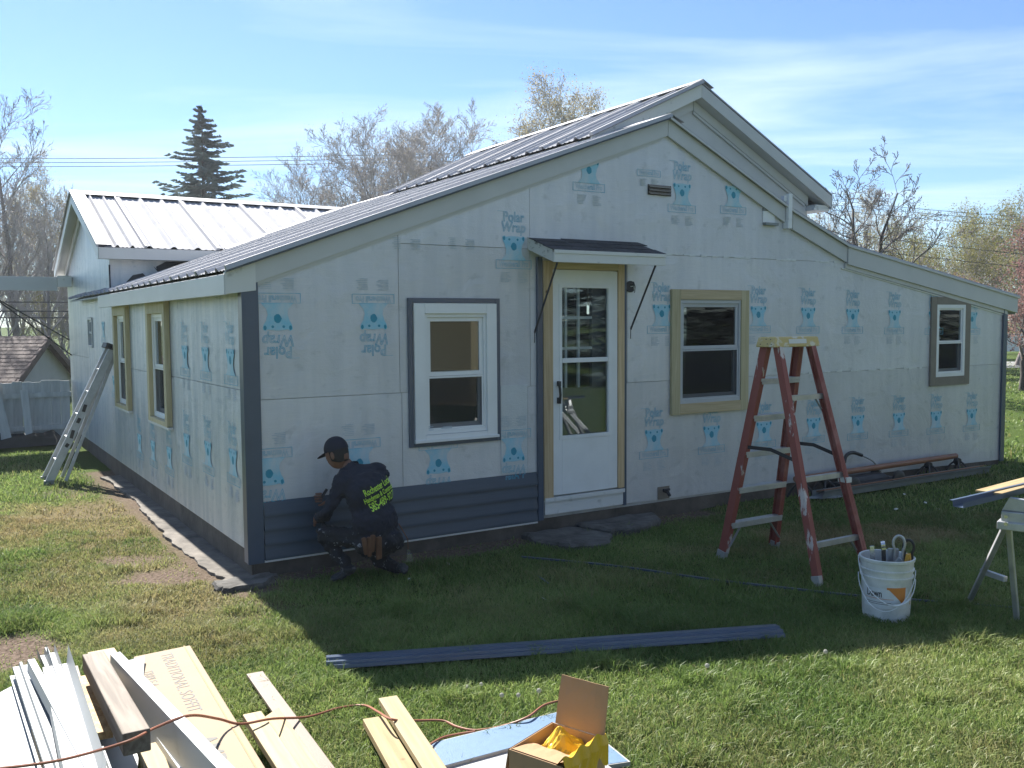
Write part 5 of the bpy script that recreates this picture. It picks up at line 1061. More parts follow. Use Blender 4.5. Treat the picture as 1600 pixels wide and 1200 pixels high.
def spruce_kind(seed, H, R0):
    g = np.random.default_rng(seed); segs = [((0, 0, 0), (0, 0, H * .5), .20, .12), ((0, 0, H * .5), (0, 0, H), .12, .015)]; Q = []
    limb = []; z = H * .05
    while z < H * .99:
        u = z / H; Rr = R0 * (1 - u) ** .82 * (1 + .12 * g.normal()) + .10; nb = int(6 + 3 * (1 - u))
        for b in range(nb):
            a = g.uniform(0, 6.283); Ln = Rr * g.uniform(.62, 1.18); d = np.array([math.cos(a), math.sin(a), 0]); pr = np.array([0, 0, z + g.uniform(-.12, .12)]); prev = pr; m = 7
            for i in range(1, m + 1):
                v = i / m; p = pr + d * Ln * v + np.array([0, 0, Ln * (-.30 * v + .30 * v * v + (.25 * u))]); limb.append((tuple(prev), tuple(p), .022 * (1 - v) + .006, .022 * (1 - v) + .005)); side = np.array([-d[1], d[0], 0])
                for sg in (-1, 1):
                    for r_ in range(3):
                        w = Ln * .30 * (1 - .55 * v) * g.uniform(.6, 1.2) + .05; tip = p + (side * sg * g.uniform(.6, 1) + d * g.uniform(.3, .8)) * w + np.array([0, 0, -g.uniform(.02, .30) * w]); q = .045 + .03 * g.random(); c0 = p + (p - prev) * g.uniform(-.6, .1)
                        nrm = np.array([g.normal() * .02, g.normal() * .02, q]); along = (tip - c0) * .25; Q.append([c0, c0 + along + nrm, tip, c0 + along * 2 - nrm])
                        if r_ == 0: Q.append([c0, c0 + along + side * q, tip, c0 + along * 2 - side * q])
                prev = p
        z += H * (.020 + .016 * (1 - u))
    co = np.array(Q).reshape(-1, 3); return dict(trunk=seg_mesh('trunk', [(Vector(a), Vector(b), r, q) for a, b, r, q in segs], M['bark_dark'], 8), limbs=seg_mesh('limbs', [(Vector(a), Vector(b), r, q) for a, b, r, q in limb], M['twig_dark'], 3), leaves=raw_mesh('needles', co, np.arange(len(co)).reshape(-1, 4), M['needle']))
K_sp = spruce_kind(5, 12.6, 4.5)
plant(K_sp, tx(326, 46), 46, 'tall dark spruce standing behind the wing roof', 'spruce_tree', sc=1.0)
for k, (x, y, sc) in enumerate(((-9, -12, .85), (-3, -14, .95), (20.0, 2.4, .85), (24, 7.0, .95), (33, 18, 1.0), (30, 8, 1.0))):  # unseen spruces, added to keep sky light off the front wall and darken reflections
    plant(K_sp, x, y, ('unseen dark spruce added behind left to shut out sky light', 'unseen tall spruce added straight behind the viewer to shut out sky light', 'added dark spruce mirrored in the middle window beside the cream house', 'added dark spruce mirrored in the right hand windows', 'added far dark spruce mirrored at the edge of the right window', 'dark spruce mirrored behind the other mirrored spruces')[k], 'spruce_tree', sc=sc, rz=k * 1.3, group='unseen spruces added behind the viewer')

# ================================================================= MATERIALS LYING ABOUT
def plank(name, a, b, w, th, m, label, cat='board', group=None, roll=0.0, end=None, bevel=.003, parent=None):
    """a board from end a to end b (both centre line points, world), width w, thickness th; its own frame has x along the board"""
    a, b = Vector(a), Vector(b); d = b - a; Ln = d.length; mb = MB(); mb.box((0, -w / 2, -th / 2), (Ln, w / 2, th / 2)); o = mb.build(name, M[m], bevel=bevel)
    X = d.normalized(); Y = Vector((0, 0, 1)).cross(X).normalized(); Y.rotate(Matrix.Rotation(roll, 3, X)); o.matrix_world = basis(a, X, Y); return tag(o, label, cat, group)
def profile(name, a, b, prof, m, label, cat, group=None, roll=0.0, th=.0022, parent=None):
    """bent sheet: open outline prof (y, z) swept from a to b"""
    a, b = Vector(a), Vector(b); d = b - a; Ln = d.length; mb = MB(); n = len(prof); V = []
    for x in (0, Ln):
        V += [(x, y, z) for y, z in prof]
    for x in (0, Ln): V += [(x, y, z + th) for y, z in prof]
    Fs = [(i, i + 1, n + i + 1, n + i) for i in range(n - 1)] + [(2 * n + i, 3 * n + i, 3 * n + i + 1, 2 * n + i + 1) for i in range(n - 1)]
    Fs += [(i, 2 * n + i, 2 * n + i + 1, i + 1) for i in range(n - 1)] + [(n + i, n + i + 1, 3 * n + i + 1, 3 * n + i) for i in range(n - 1)] + [(0, n, 3 * n, 2 * n), (n - 1, 3 * n - 1, 4 * n - 1, 2 * n - 1)]
    mb.add(V, Fs); o = mb.build(name, M[m])
    X = d.normalized(); Y = Vector((0, 0, 1)).cross(X).normalized(); Y.rotate(Matrix.Rotation(roll, 3, X)); o.matrix_world = basis(a, X, Y); return tag(o, label, cat, group)
GP = 'trim and boards heaped in the foreground'
def far(a, b, k):    # carry the line a-b on beyond b by k times its length
    a, b = Vector(a), Vector(b); return b + (b - a) * k
def sheet(name, pts, m, label, cat, group=None, th=.003):
    mb = MB(); P = [Vector(p) for p in pts]; n = len(P); mb.add(P + [p - Vector((0, 0, th)) for p in P], [tuple(range(n)), tuple(range(2 * n - 1, n - 1, -1))] + [(i, i + n, (i + 1) % n + n, (i + 1) % n) for i in range(n)])
    o = mb.build(name, M[m]); return tag(o, label, cat, group)
# white sheets underneath
sheet('trim_sheet', [px(-30, 1098, .10), px(22, 1070, .11), px(75, 1240, .14), px(-40, 1240, .13)], 'coil_pale', 'wide pale sheet of soffit at the far left of the heap', 'sheet', GP)
sheet('trim_sheet', [px(178, 1052, .12), px(222, 1105, .12), px(212, 1240, .12), px(140, 1240, .12), px(152, 1130, .12)], 'coil_white', 'flat white sheet under the weathered grey timber', 'sheet', GP)
# perforated and folded white strips, far left bundle
profile('soffit_strip', px(36, 1040, .17), px(108, 1240, .20), [(-.055, .03), (-.052, 0), (-.02, 0), (-.016, .02), (-.004, .02), (0, 0), (.036, 0), (.040, .04)], 'coil_pale', 'perforated pale soffit strip, leftmost of the folded bundle', 'soffit strip', GP)
profile('soffit_strip', px(52, 1030, .25), px(168, 1240, .34), [(-.030, -.06), (-.026, 0), (.006, 0), (.008, -.03)], 'coil_white', 'narrow white folded strip crossing the left bundle', 'soffit strip', GP)
profile('soffit_strip', px(67, 1024, .16), px(165, 1240, .20), [(-.03, .05), (-.026, 0), (.006, 0), (.01, .04), (.024, .04), (.028, 0)], 'coil_pale', 'pale grooved strip in the middle of the left bundle', 'soffit strip', GP)
profile('soffit_strip', px(78, 1021, .21), px(152, 1240, .23), [(-.016, .055), (-.014, 0), (.020, 0), (.024, .045)], 'coil_white', 'white strip with an upright lip, rightmost of the left bundle', 'soffit strip', GP)
profile('soffit_strip', px(20, 1056, .12), px(78, 1240, .17), [(-.018, .02), (-.015, 0), (.016, 0), (.018, .02)], 'coil_white', 'short white channel beside the pale sheet on the left', 'soffit strip', GP)
profile('corner_trim', px(86, 1040, .24), px(137, 1240, .33), [(-.060, -.05), (-.056, .0), (.052, 0), (.064, .095)], 'coil_white', 'broad white corner trim with a standing flange', 'trim', GP)
profile('corner_trim', px(124, 1100, .14), px(172, 1240, .16), [(-.03, .01), (-.028, 0), (.02, 0), (.022, .02), (.03, .02)], 'coil_pale', 'pale ribbed trim between the strand board and the white sheet', 'trim', GP)
plank('pine_strip', px(2, 1150, .10), px(18, 1240, .12), .05, .02, 'pine_pale', 'yellow pine strip at the left bottom corner', 'board', GP)
plank('pine_strip', px(57, 1141, .15), px(88, 1240, .19), .042, .02, 'pine_x', 'narrow yellow pine strip among the white strips', 'board', GP)
plank('strand_board', px(123, 1062, .17), px(160, 1150, .20), .085, .035, 'osb', 'offcut of strand board with flaked orange surface', 'board', GP)
plank('tan_board', px(110, 1044, .10), px(130, 1120, .10), .075, .018, 'board_tan', 'pinkish tan board end behind the strand board', 'board', GP)
plank('pine_block', px(158, 1020, .12), px(192, 1075, .12), .14, .035, 'pine_x', 'yellow pine board under the far end of the grey timber', 'board', GP)
plank('pine_block', px(146, 1026, .15), px(170, 1080, .15), .05, .035, 'pine_pale', 'pale pine end peeping out left of the grey timber', 'board', GP)
# weathered timber on top
plank('grey_timber', px(146, 1033, .29), px(214, 1160, .40), .098, .085, 'timber_grey', 'weathered grey timber post lying on top of the heap', 'timber', GP, bevel=.005)
# pale lumber below
plank('pine_block', px(232, 1168, .20), px(256, 1240, .22), .09, .035, 'pine_pale', 'pine board below the near end of the grey timber', 'board', GP)
# big white fascia bent to an angle
profile('fascia_trim', px(183, 1021, .30), px(395, 1240, .46), [(-.044, -.165), (-.032, .0), (.014, .004), (.018, -.012)], 'coil_white', 'long white bent fascia lying diagonally over the soffit carton', 'trim', GP)
profile('fascia_trim', px(228, 1100, .22), px(330, 1240, .28), [(-.05, -.06), (-.046, 0), (.03, 0), (.034, .02)], 'grey_vinyl', 'shorter grey white trim under the long bent fascia', 'trim', GP)
sheet('trim_sheet', [px(200, 1032, .15), px(226, 1024, .18), px(224, 1064, .15), px(206, 1060, .14)], 'coil_pale', 'triangular pale sheet corner between the fascia and the carton', 'sheet', GP)
# carton
carton = empty('soffit_carton'); tag(carton, 'flat tan carton printed TRADITIONAL SOFFIT', 'carton')
ca, cb_, cc = px(225, 1050, .15), px(297, 1008, .15), px(415, 1200, .22)
X = (far(cb_, cc, .25) - cb_); Y = (cb_ - ca); Ln = X.length; X.normalize(); Y = (Y - X * Y.dot(X)); wd = Y.length; Y.normalize()
carton.matrix_world = basis(cb_, X, Y); 
mb = MB(); mb.box((0, -wd - .02, -.07), (Ln, 0, 0)); mb.build('box', M['carton'], carton, bevel=.004)
mb = MB(); mb.box((-.004, -.035, .0004), (Ln, -.028, .0016)); mb.build('box_edge', M['cardboard'], carton)
def print_on(body, size, x, y, rot, parent, m, z=.0012, bold=0.0, xs=1.0, name='printed_text'):
    v, f = text_geo(body, size, bold=bold, xs=xs); xc = min(p[0] for p in v); c, s_ = math.cos(rot), math.sin(rot)
    me = bpy.data.meshes.new(name); me.from_pydata([(x + (a - xc) * c - b * s_, y + (a - xc) * s_ + b * c, z) for a, b, q in v], [], f); me.materials.append(M[m]); o = bpy.data.objects.new(name, me); col.objects.link(o); o.parent = parent; return o
print_on('TRADITIONAL SOFFIT', .088, .065, -.140, 0, carton, 'ink', xs=1.12)
print_on('TRIPLE 4', .070, .30, -.262, 0, carton, 'ink', xs=1.0); print_on('AMP', .15, 1.34, -.17, 0, carton, 'ink', bold=.004, xs=1.0)
# loose boards to the right of the carton
plank('tan_board', px(398, 1053, .055), px(532, 1240, .07), .088, .018, 'board_tan', 'long pinkish tan primed board lying on the grass', 'board', GP)
plank('pine_board', px(394, 1119, .14), px(474, 1240, .16), .085, .035, 'pine_pale', 'pale pine board beside the carton under the cord', 'board', GP)
plank('pine_board', px(424, 1119, .09), px(506, 1240, .10), .09, .035, 'pine_x', 'rough yellow pine board tilted on its edge next to the pale one', 'board', GP, roll=.45)
plank('pine_board', px(606, 1093, .12), px(702, 1240, .14), .092, .030, 'pine_pale', 'pale pine board, right one of the pair in the middle', 'board', GP)
plank('pine_board', px(584, 1126, .07), px(650, 1240, .08), .105, .035, 'pine_x', 'knotty pine board, left one of the pair in the middle', 'board', GP)
# foil faced foam sheets and the open box
def foam(name, a, b, c, d, th, label, m='foam_blue'):
    r = empty(name); tag(r, label, 'foam sheet', 'foam sheets under the cardboard box'); P = [Vector(p) for p in (a, b, c, d)]; dz = Vector((0, 0, th))
    mb = MB(); mb.hexa([p - dz for p in P] + P); mb.build('core', M['foam_white'], r)
    q = [P[i].lerp(P[(i + 2) % 4], .012) + Vector((0, 0, .0015)) for i in range(4)]; mb = MB(); mb.hexa([p - Vector((0, 0, .001)) for p in q] + q); mb.build('foil_face', M[m], r); return r
foam('foam_sheet', px(668, 1162, .05), px(885, 1109, .05), px(985, 1190, .05), px(760, 1225, .05), .02, 'lower blue foil faced foam sheet with a white edge')
foam('foam_sheet', px(655, 1176, .09), px(880, 1119, .09), px(882, 1146, .09), px(672, 1203, .09), .02, 'upper blue foil faced foam strip lying on the sheets')
foam('foam_sheet', px(672, 1204, .075), px(884, 1147, .075), px(1010, 1240, .075), px(700, 1290, .075), .022, 'white faced foam sheet with the cardboard box standing on it', 'foam_white')
box = empty('cardboard_box'); tag(box, 'open cardboard box lined with a yellow plastic bag', 'box')
bx_ = Vector((.80, -.60, 0)); by_ = Vector((.60, .80, 0)); bw, bd, BH = .25, .30, .225
p1 = Vector((-.022, 3.478, .08)); BM = basis(p1, bx_, by_); box.matrix_world = BM
for (a, b) in (((0, 0, 0), (bw, .004, BH)), ((0, bd - .004, 0), (bw, bd, BH)), ((0, .0045, 0), (.004, bd - .0045, BH)), ((bw - .004, .0045, 0), (bw, bd - .0045, BH - .03))):
    mb = MB(); mb.box(a, b); mb.build('side', M['cardboard'], box, bevel=.001)
mb = MB(); mb.box((.004, .004, 0), (bw - .004, bd - .004, .005)); mb.build('bottom', M['cardboard'], box)
def flap(p, q, out, up_, name='flap'):
    P = [Vector(p), Vector(q), Vector(q) + Vector(out) - (Vector(q) - Vector(p)) * .02, Vector(p) + Vector(out) + (Vector(q) - Vector(p)) * .02]; nrm = (P[1] - P[0]).cross(Vector(out)).normalized() * .004
    n = 8; mb = MB(); V = []
    for j in range(5):
        for i in range(n + 1): c = P[0].lerp(P[1], i / n).lerp(P[3].lerp(P[2], i / n), j / 4); V.append(c + nrm * (.6 * math.sin(i * 1.9 + j)) * (j / 4))
    m_ = len(V); V += [v - nrm * .8 for v in V]; Fs = []
    for j in range(4):
        for i in range(n): a = j * (n + 1) + i; Fs += [(a, a + 1, a + n + 2, a + n + 1), (m_ + a, m_ + a + n + 1, m_ + a + n + 2, m_ + a + 1)]
    for i in range(n): a = 4 * (n + 1) + i; Fs.append((a, a + 1, m_ + a + 1, m_ + a))
    for j in range(4): a = j * (n + 1); Fs.append((a, a + n + 1, m_ + a + n + 1, m_ + a)); a += n; Fs.append((a, m_ + a, m_ + a + n + 1, a + n + 1))
    mb.add(V, Fs); mb.build(name, M['cardboard'], box)
flap((.012, bd, BH), (bw - .004, bd, BH), (.004, .035, .195), 1); flap((bw - .01, .006, BH), (.01, .006, BH), (.0, .125, -.022), 1); flap((.0, bd, BH), (.0, 0, BH), (-.025, .0, -.12), 1)
# soft bag filling the box, edges gathered over the rim
g = random.Random(9); mb = MB(); nx_, ny_ = 34, 26; V = []
for j in range(ny_ + 1):
    for i in range(nx_ + 1):
        u, v = i / nx_, j / ny_; x = .012 + u * (bw - .020); y = .012 + v * (bd - .024); e = min(u, 1 - u, v, 1 - v)
        z = BH - .045 + .085 * math.exp(-((u - .38) ** 2 / .035 + (v - .70) ** 2 / .05)) + .05 * max(0, (u - .72)) / .28 + .012 * math.sin(13 * u + 7 * v) * math.sin(11 * v - 6 * u + 1) + .005 * math.sin(31 * u - 23 * v) + .0025 * g.gauss(0, 1)
        if e < .04: z -= .03 * (u < .5)
        V.append((x, y, z))
mb.add(V, [(j * (nx_ + 1) + i, j * (nx_ + 1) + i + 1, (j + 1) * (nx_ + 1) + i + 1, (j + 1) * (nx_ + 1) + i) for j in range(ny_) for i in range(nx_)])
bagm = empty('plastic_bag'); bagm.matrix_world = BM.copy(); tag(bagm, 'crumpled yellow plastic bag inside the cardboard box', 'bag')
bl = mb.build('liner', M['poly_yellow'], bagm, smooth=False)
mb = MB(); V = []
for i in range(31):
    u = i / 30; y = .0 + u * (bd + .01); V += [(bw + .006 + .008 * math.sin(13 * u), y, BH - .09 - .02 * math.sin(21 * u) - .03 * (1 - u)), (bw + .014 + .006 * math.sin(29 * u), y, BH - .015), (bw - .002, y, BH + .025 + .012 * math.sin(17 * u + 1)), (bw - .03, y, BH + .0)]
mb.add(V, [(i * 4 + k, i * 4 + 4 + k, i * 4 + 5 + k, i * 4 + 1 + k) for i in range(30) for k in range(3)]); mb.build('bag_rim', M['poly_yellow'], bagm)
# brown extension cord over heap and lawn
def spline(pts, n=8):
    P = [Vector(p) for p in pts]; out = []
    for i in range(len(P) - 1):
        a, b, c, d = P[max(0, i - 1)], P[i], P[i + 1], P[min(len(P) - 1, i + 2)]
        for k in range(n): t = k / n; out.append(.5 * ((2 * b) + (c - a) * t + (2 * a - 5 * b + 4 * c - d) * t * t + (3 * b - a - 3 * c + d) * t ** 3))
    return out + [P[-1]]
cp = [px(-40, 1204, .30), px(40, 1196, .33), px(110, 1184, .36), px(200, 1158, .455), px(245, 1136, .40), px(296, 1118, .39), px(340, 1123, .26), px(376, 1131, .20), px(425, 1123, .165), px(480, 1120, .06), px(530, 1106, .035), px(568, 1102, .035), px(590, 1112, .10), px(612, 1124, .155), px(645, 1126, .06), px(690, 1126, .035), px(715, 1136, .035), px(745, 1141, .04), px(790, 1133, .045), px(825, 1120, .07), px(850, 1102, .06), px(880, 1094, .03), px(905, 1090, .03)]
mb = MB(); mb.tube(spline(cp), .0058, 7); o = mb.build('extension_cord', M['cord'], smooth=True); tag(o, 'brown orange extension cord snaking across the boards and the grass', 'cord')
cp = [px(664, 1168, .07), px(690, 1153, .055), px(715, 1147, .05), px(742, 1143, .05)]
mb = MB(); mb.tube(spline(cp), .0055, 7); o = mb.build('extension_cord', M['cord'], smooth=True); tag(o, 'short loop of brown cord disappearing under the foam sheets', 'cord')

# ---- slate blue siding lengths on the lawn
sp = [(-.078, .004), (-.073, .022), (-.030, .016), (-.024, .030), (.036, .022), (.042, .006), (.070, .010), (.076, .0)]
profile('siding_length', px(510, 1034, .045), px(1215, 984, .045), sp, 'slate_trim', 'long slate blue corner trim lying on the lawn at the shadow edge', 'trim', 'slate trim on the lawn', th=.003)
profile('siding_length', px(522, 1041, .036), px(1222, 992, .036), [(-.045, .0), (-.04, .018), (.035, .012), (.042, 0)], 'slate_trim', 'second slate blue trim nested at the front of the long one on the lawn', 'trim', 'slate trim on the lawn', th=.003)
pl = [px(815, 870, .02), px(960, 884, .018), px(1110, 905, .018), px(1250, 921, .018), px(1345, 931, .02), px(1480, 941, .02), px(1640, 953, .02)]
mb = MB(); S_ = spline(pl, 6)
for i in range(len(S_) - 1): mb.beam(S_[i], S_[i + 1] + (S_[i + 1] - S_[i]) * .02, .022, .012)
o = mb.build('trim_strip', M['slate_trim']); tag(o, 'thin slate blue channel strip lying across the lawn behind the bucket', 'trim')
plank('trim_offcut', px(840, 899, .02), px(858, 912, .01), .018, .004, 'slate_trim', 'small slate offcut in the grass near the worker', 'offcut')

# ---- bucket of tools
bk = empty('bucket', px(1384, 963, 0)); tag(bk, 'white plastic bucket with wire handle and orange label, full of tools', 'bucket'); BS = 1.10
prof = [(.0, .0), (.128, .0), (.132, .004), (.143, .250), (.150, .252), (.151, .262), (.1445, .265), (.1455, .292), (.153, .294), (.154, .304), (.147, .307), (.150, .345), (.156, .350), (.1575, .366), (.152, .370), (.146, .366), (.140, .30), (.126, .012), (0, .010)]
mb = MB(); mb.lathe([(r * BS, z * BS) for r, z in prof], 48); bb = mb.build('body', M['bucket'], bk, smooth=True)
# label: patch following the wall, facing the viewer
def lab(u0, u1, z0, z1, m, name, rr=.0012, poly=None):
    mb = MB(); n = 14; V = []
    for j, z in enumerate((z0, z1)):
        for i in range(n + 1):
            u = u0 + (u1 - u0) * i / n; zz = z if poly is None else poly(i / n)[j]; r = (.132 + (.143 - .132) * (zz - .004) / .246) * BS + rr; V.append((r * math.cos(u), r * math.sin(u), zz * BS))
    mb.add(V, [(i, i + 1, n + 2 + i, n + 1 + i) for i in range(n)]); return mb.build(name, M[m], bk, smooth=True)
A0 = math.atan2(-bk.location.y, -bk.location.x)
lab(A0 - 1.05, A0 + .95, .085, .205, 'label_white', 'label'); lab(A0 + .02, A0 + .82, .12, .218, 'label_orange', 'label_panel', .0020, poly=lambda t: (.20 - .115 * max(0, t - .1) if t < .85 else .11 + (t - .85) * .3, .212))
def wrap_text(body, size, a0, z, m, xs=.8, bold=0.0):
    v, f = text_geo(body, size, xs=xs, bold=bold); P = []
    for x, y, q in v: r = (.132 + .011 * (z + y) / .25) * BS + .0026; u = a0 + x / r; P.append((r * math.cos(u), r * math.sin(u), (z + y) * BS))
    me = bpy.data.meshes.new('label_text'); me.from_pydata(P, [], f); me.materials.append(M[m]); o = bpy.data.objects.new('label_text', me); col.objects.link(o); o.parent = bk
wrap_text('Dawn', .062, A0 - .50, .170, 'black', .72, .0006)
lab(A0 - .95, A0 + .3, .140, .1425, 'label_orange', 'label_line', .0022); lab(A0 - .9, A0 + .2, .118, .121, 'ink', 'label_line', .0022); lab(A0 - .9, A0 + .1, .108, .111, 'ink', 'label_line', .0022)
mb = MB(); hp = []
for i in range(25):
    u = i / 24 * math.pi; r = .163 * BS; hp.append((r * math.cos(u + A0 - 1.57) , r * math.sin(u + A0 - 1.57), 0))
ax = Vector((math.cos(A0 - 1.57), math.sin(A0 - 1.57), 0)); fr_ = Vector((math.cos(A0), math.sin(A0), 0))
H1 = [ax * (.158 * BS * math.cos(math.pi * i / 24)) + fr_ * (.175 * BS * math.sin(math.pi * i / 24)) + Vector((0, 0, (.275 - .195 * math.sin(math.pi * i / 24) ** 1.2 - .02 * math.cos(math.pi * i / 24)) * BS)) for i in range(25)]
mb.tube(H1, .0032, 6); hd = mb.build('handle', M['label_white'], bk, smooth=True)
H2 = [ax * (.158 * BS * math.cos(math.pi * i / 24)) + fr_ * (.185 * BS * math.sin(math.pi * i / 24)) + Vector((0, 0, (.30 - .17 * math.sin(math.pi * i / 24) + .06 * math.cos(math.pi * i / 24)) * BS)) for i in range(25)]
mb = MB(); mb.tube(H2, .0035, 6); mb.build('handle', M['label_white'], bk, smooth=True)
mb = MB(); mb.tube(H2[14:20], .008, 8); mb.build('grip', M['label_white'], bk, smooth=True)
def tool(name, label, build):
    r = empty(name, bk.location); tag(r, label, 'tool', 'tools standing in the bucket'); build(r); return r
RX = Vector((-A0 and math.cos(A0 + 1.57), math.sin(A0 + 1.57), 0)); 
def L3(x, d, z): return Vector((math.cos(A0 + 1.57) * x * BS + math.cos(A0) * d * BS, math.sin(A0 + 1.57) * x * BS + math.sin(A0) * d * BS, z * BS))
def t_bar(r): mb = MB(); mb.beam(L3(-.06, .02, .12), L3(-.085, .02, .425), .030, .010, up=(0, 1, 0)); mb.build('blade', M['steel'], r, bevel=.002)
def t_hammer(r):
    mb = MB(); mb.tube([L3(-.005, .04, .08), L3(-.02, .04, .42)], .014, 10); mb.build('shaft', M['black'], r, smooth=True); mb = MB(); mb.tube([L3(-.032, .04, .44), L3(-.010, .04, .445)], .024, 10); mb.beam(L3(-.03, .04, .425), L3(-.008, .04, .430), .03, .03); mb.build('head', M['steel'], r, smooth=True)
def loop_(r, x, d, z, rad, m='alu'):
    P = [L3(x + rad * math.cos(a) * .8, d, z + rad * 1.2 * math.sin(a)) for a in [math.pi * 1.25 - k * 2 * math.pi * .75 / 16 for k in range(17)]]; mb = MB(); mb.tube([L3(x - .03, d, .15)] + P + [L3(x + .01, d, .15)], .009, 8); mb.build('grip', M[m], r, smooth=True)
def t_snip(r):
    loop_(r, .065, .0, .445, .040); loop_(r, .118, -.02, .425, .036, 'black'); mb = MB(); mb.beam(L3(.07, 0, .05), L3(.08, 0, .36), .035, .012); mb.build('blade', M['steel'], r)
def t_plier(r):
    mb = MB(); mb.tube([L3(.095, .05, .1), L3(.10, .05, .33), L3(.115, .055, .40)], .013, 8); mb.build('grip', M['tool_yellow'], r, smooth=True); mb = MB(); mb.tube([L3(.12, .04, .1), L3(.125, .04, .34), L3(.118, .03, .40)], .013, 8); mb.build('grip', M['tool_yellow'], r, smooth=True)
def t_level(r):
    mb = MB(); mb.beam(L3(.02, -.02, .2), L3(.035, -.02, .41), .07, .02, up=(0, 1, 0)); mb.build('plate', M['alu'], r, bevel=.003); mb = MB(); mb.beam(L3(.01, .06, .28), L3(.075, .05, .37), .04, .03); mb.build('handle', M['gutter'], r, bevel=.006)
tool('pry_bar', 'bright flat steel bar leaning at the left rim of the bucket', t_bar); tool('hammer', 'black hammer standing in the bucket middle', t_hammer); tool('tin_snips', 'tin snips with two grey handle loops in the bucket', t_snip); tool('pliers', 'yellow gripped pliers at the right rim of the bucket', t_plier); tool('square_plate', 'grey plate tool between hammer and snips in the bucket', t_level)

# ---- metal sawhorse with board and siding on it
sh = empty('sawhorse', px(1575, 905, 0)); 
tag(sh, 'folding grey metal sawhorse cut by the right edge of the picture', 'sawhorse')
q0 = px(1513, 942, 0); HT_ = .80
dirx = Vector((.80, -.60, 0)).normalized() * 1.0          # length of the horse runs right and towards the viewer
dirn = Vector((dirx.y, -dirx.x, 0)) * -1
top0 = px(1566, 800, .76); 
sh.location = (0, 0, 0)
base0 = Vector((top0.x, top0.y, 0))
for k, (along, sgn) in enumerate(((0.03, -1), (0.03, 1), (.86, -1), (.86, 1))):
    a = base0 + dirx * along + dirn * (sgn * .03) + Vector((0, 0, .70)); b = (q0 + dirx * (along - .03)) if sgn < 0 else base0 + dirx * (along + .02) + dirn * .34
    b = Vector((b.x, b.y, .0)); mb = MB(); mb.beam(b, a, .055, .030, up=tuple(dirx)); mb.build('leg', M['alu'], sh, bevel=.005)
mb = MB(); mb.beam(base0 + dirx * .0 + Vector((0, 0, .735)), base0 + dirx * .95 + Vector((0, 0, .735)), .075, .075); mb.beam(base0 - dirx * .02 + Vector((0, 0, .685)), base0 + dirx * .97 + Vector((0, 0, .685)), .11, .05); mb.build('top_rail', M['alu'], sh, bevel=.006)
mb = MB(); mb.slab([[(.0, .0), (.26, 0), (.20, .07), (.04, .085)]], lambda a, b, d: tuple(base0 + dirx * a + dirn * d + Vector((0, 0, .774 + b))), -.02, .02); mb.build('bracket', M['alu'], sh, bevel=.004)
for z in (.70, .745):
    c = base0 + dirx * .03 - dirn * .055 + Vector((0, 0, z)); mb = MB(); mb.tube([c, c - dirn * .008], .012, 8); mb.build('bolt', M['steel'], sh)
a = q0.lerp(base0 + Vector((0, 0, .70)), .42); b_ = (base0 + dirn * .34).lerp(base0 + Vector((0, 0, .70)), .42); mb = MB(); mb.beam(a, b_, .03, .035); mb.build('cross_bar', M['alu'], sh, bevel=.003)
sh2 = copy_tree(sh); sh2.location = Vector((1.66, 1.27, 0)); sh2['label'] = 'second grey metal sawhorse beyond the right edge, carrying the far end of the board'; sh['group'] = sh2['group'] = 'sawhorses under the board'
bdz = .884
plank('pine_board', px(1545, 770, bdz), far(px(1545, 770, bdz), px(1600, 755, bdz), 3.0), .16, .016, 'pine_x', 'sunlit pine board lying on the sawhorse', 'board')
profile('siding_length', px(1497, 793, .862), far(px(1497, 793, .862), px(1600, 768, .862), 2.6), [(-.03, .03), (-.03, 0), (.03, 0), (.034, .034), (.052, .034)], 'slate_trim', 'slate blue channel jutting left over the sawhorse', 'trim', th=.003)

# ---- stuff along the foot of the right wall
mw = empty('push_mower', W(6.9, -.22, 0), HA); tag(mw, 'old machine with a black padded loop handle standing behind the copper pipe', 'mower')
mb = MB(); P = [(-.25, .02, .12), (-.26, .08, .30), (-.20, .10, .40), (-.06, .12, .42), (.14, .12, .36), (.30, .10, .28), (.42, .06, .12)]; mb.tube(spline(P, 6), .012, 8); mb.build('handle_tube', M['alu'], mw, smooth=True)
mb = MB(); mb.tube(spline([(-.255, .085, .325), (-.20, .10, .40), (-.06, .12, .42), (.10, .12, .375)], 6), .021, 10); mb.build('grip', M['black'], mw, smooth=True)
mb = MB(); mb.box((-.42, -.08, .02), (.50, .14, .11)); mb.hexa([(-.3, -.06, .111), (.4, -.06, .111), (.4, .12, .111), (-.3, .12, .111), (-.2, -.03, .17), (.3, -.03, .17), (.3, .10, .17), (-.2, .10, .17)]); mb.build('deck', M['dark_metal'], mw, bevel=.01)
wm = MB(); wm.lathe([(0, -.03), (.05, -.03), (.085, -.022), (.10, -.015), (.10, .015), (.085, .022), (.05, .03), (0, .03)], 20); wme = wm.mesh('wheel', M['black'], True)
for x in (-.36, .44):
    for y in (-.13, .17): o = inst('wheel', wme, mw, basis((x, y, .10), (1, 0, 0), (0, 0, 1)))
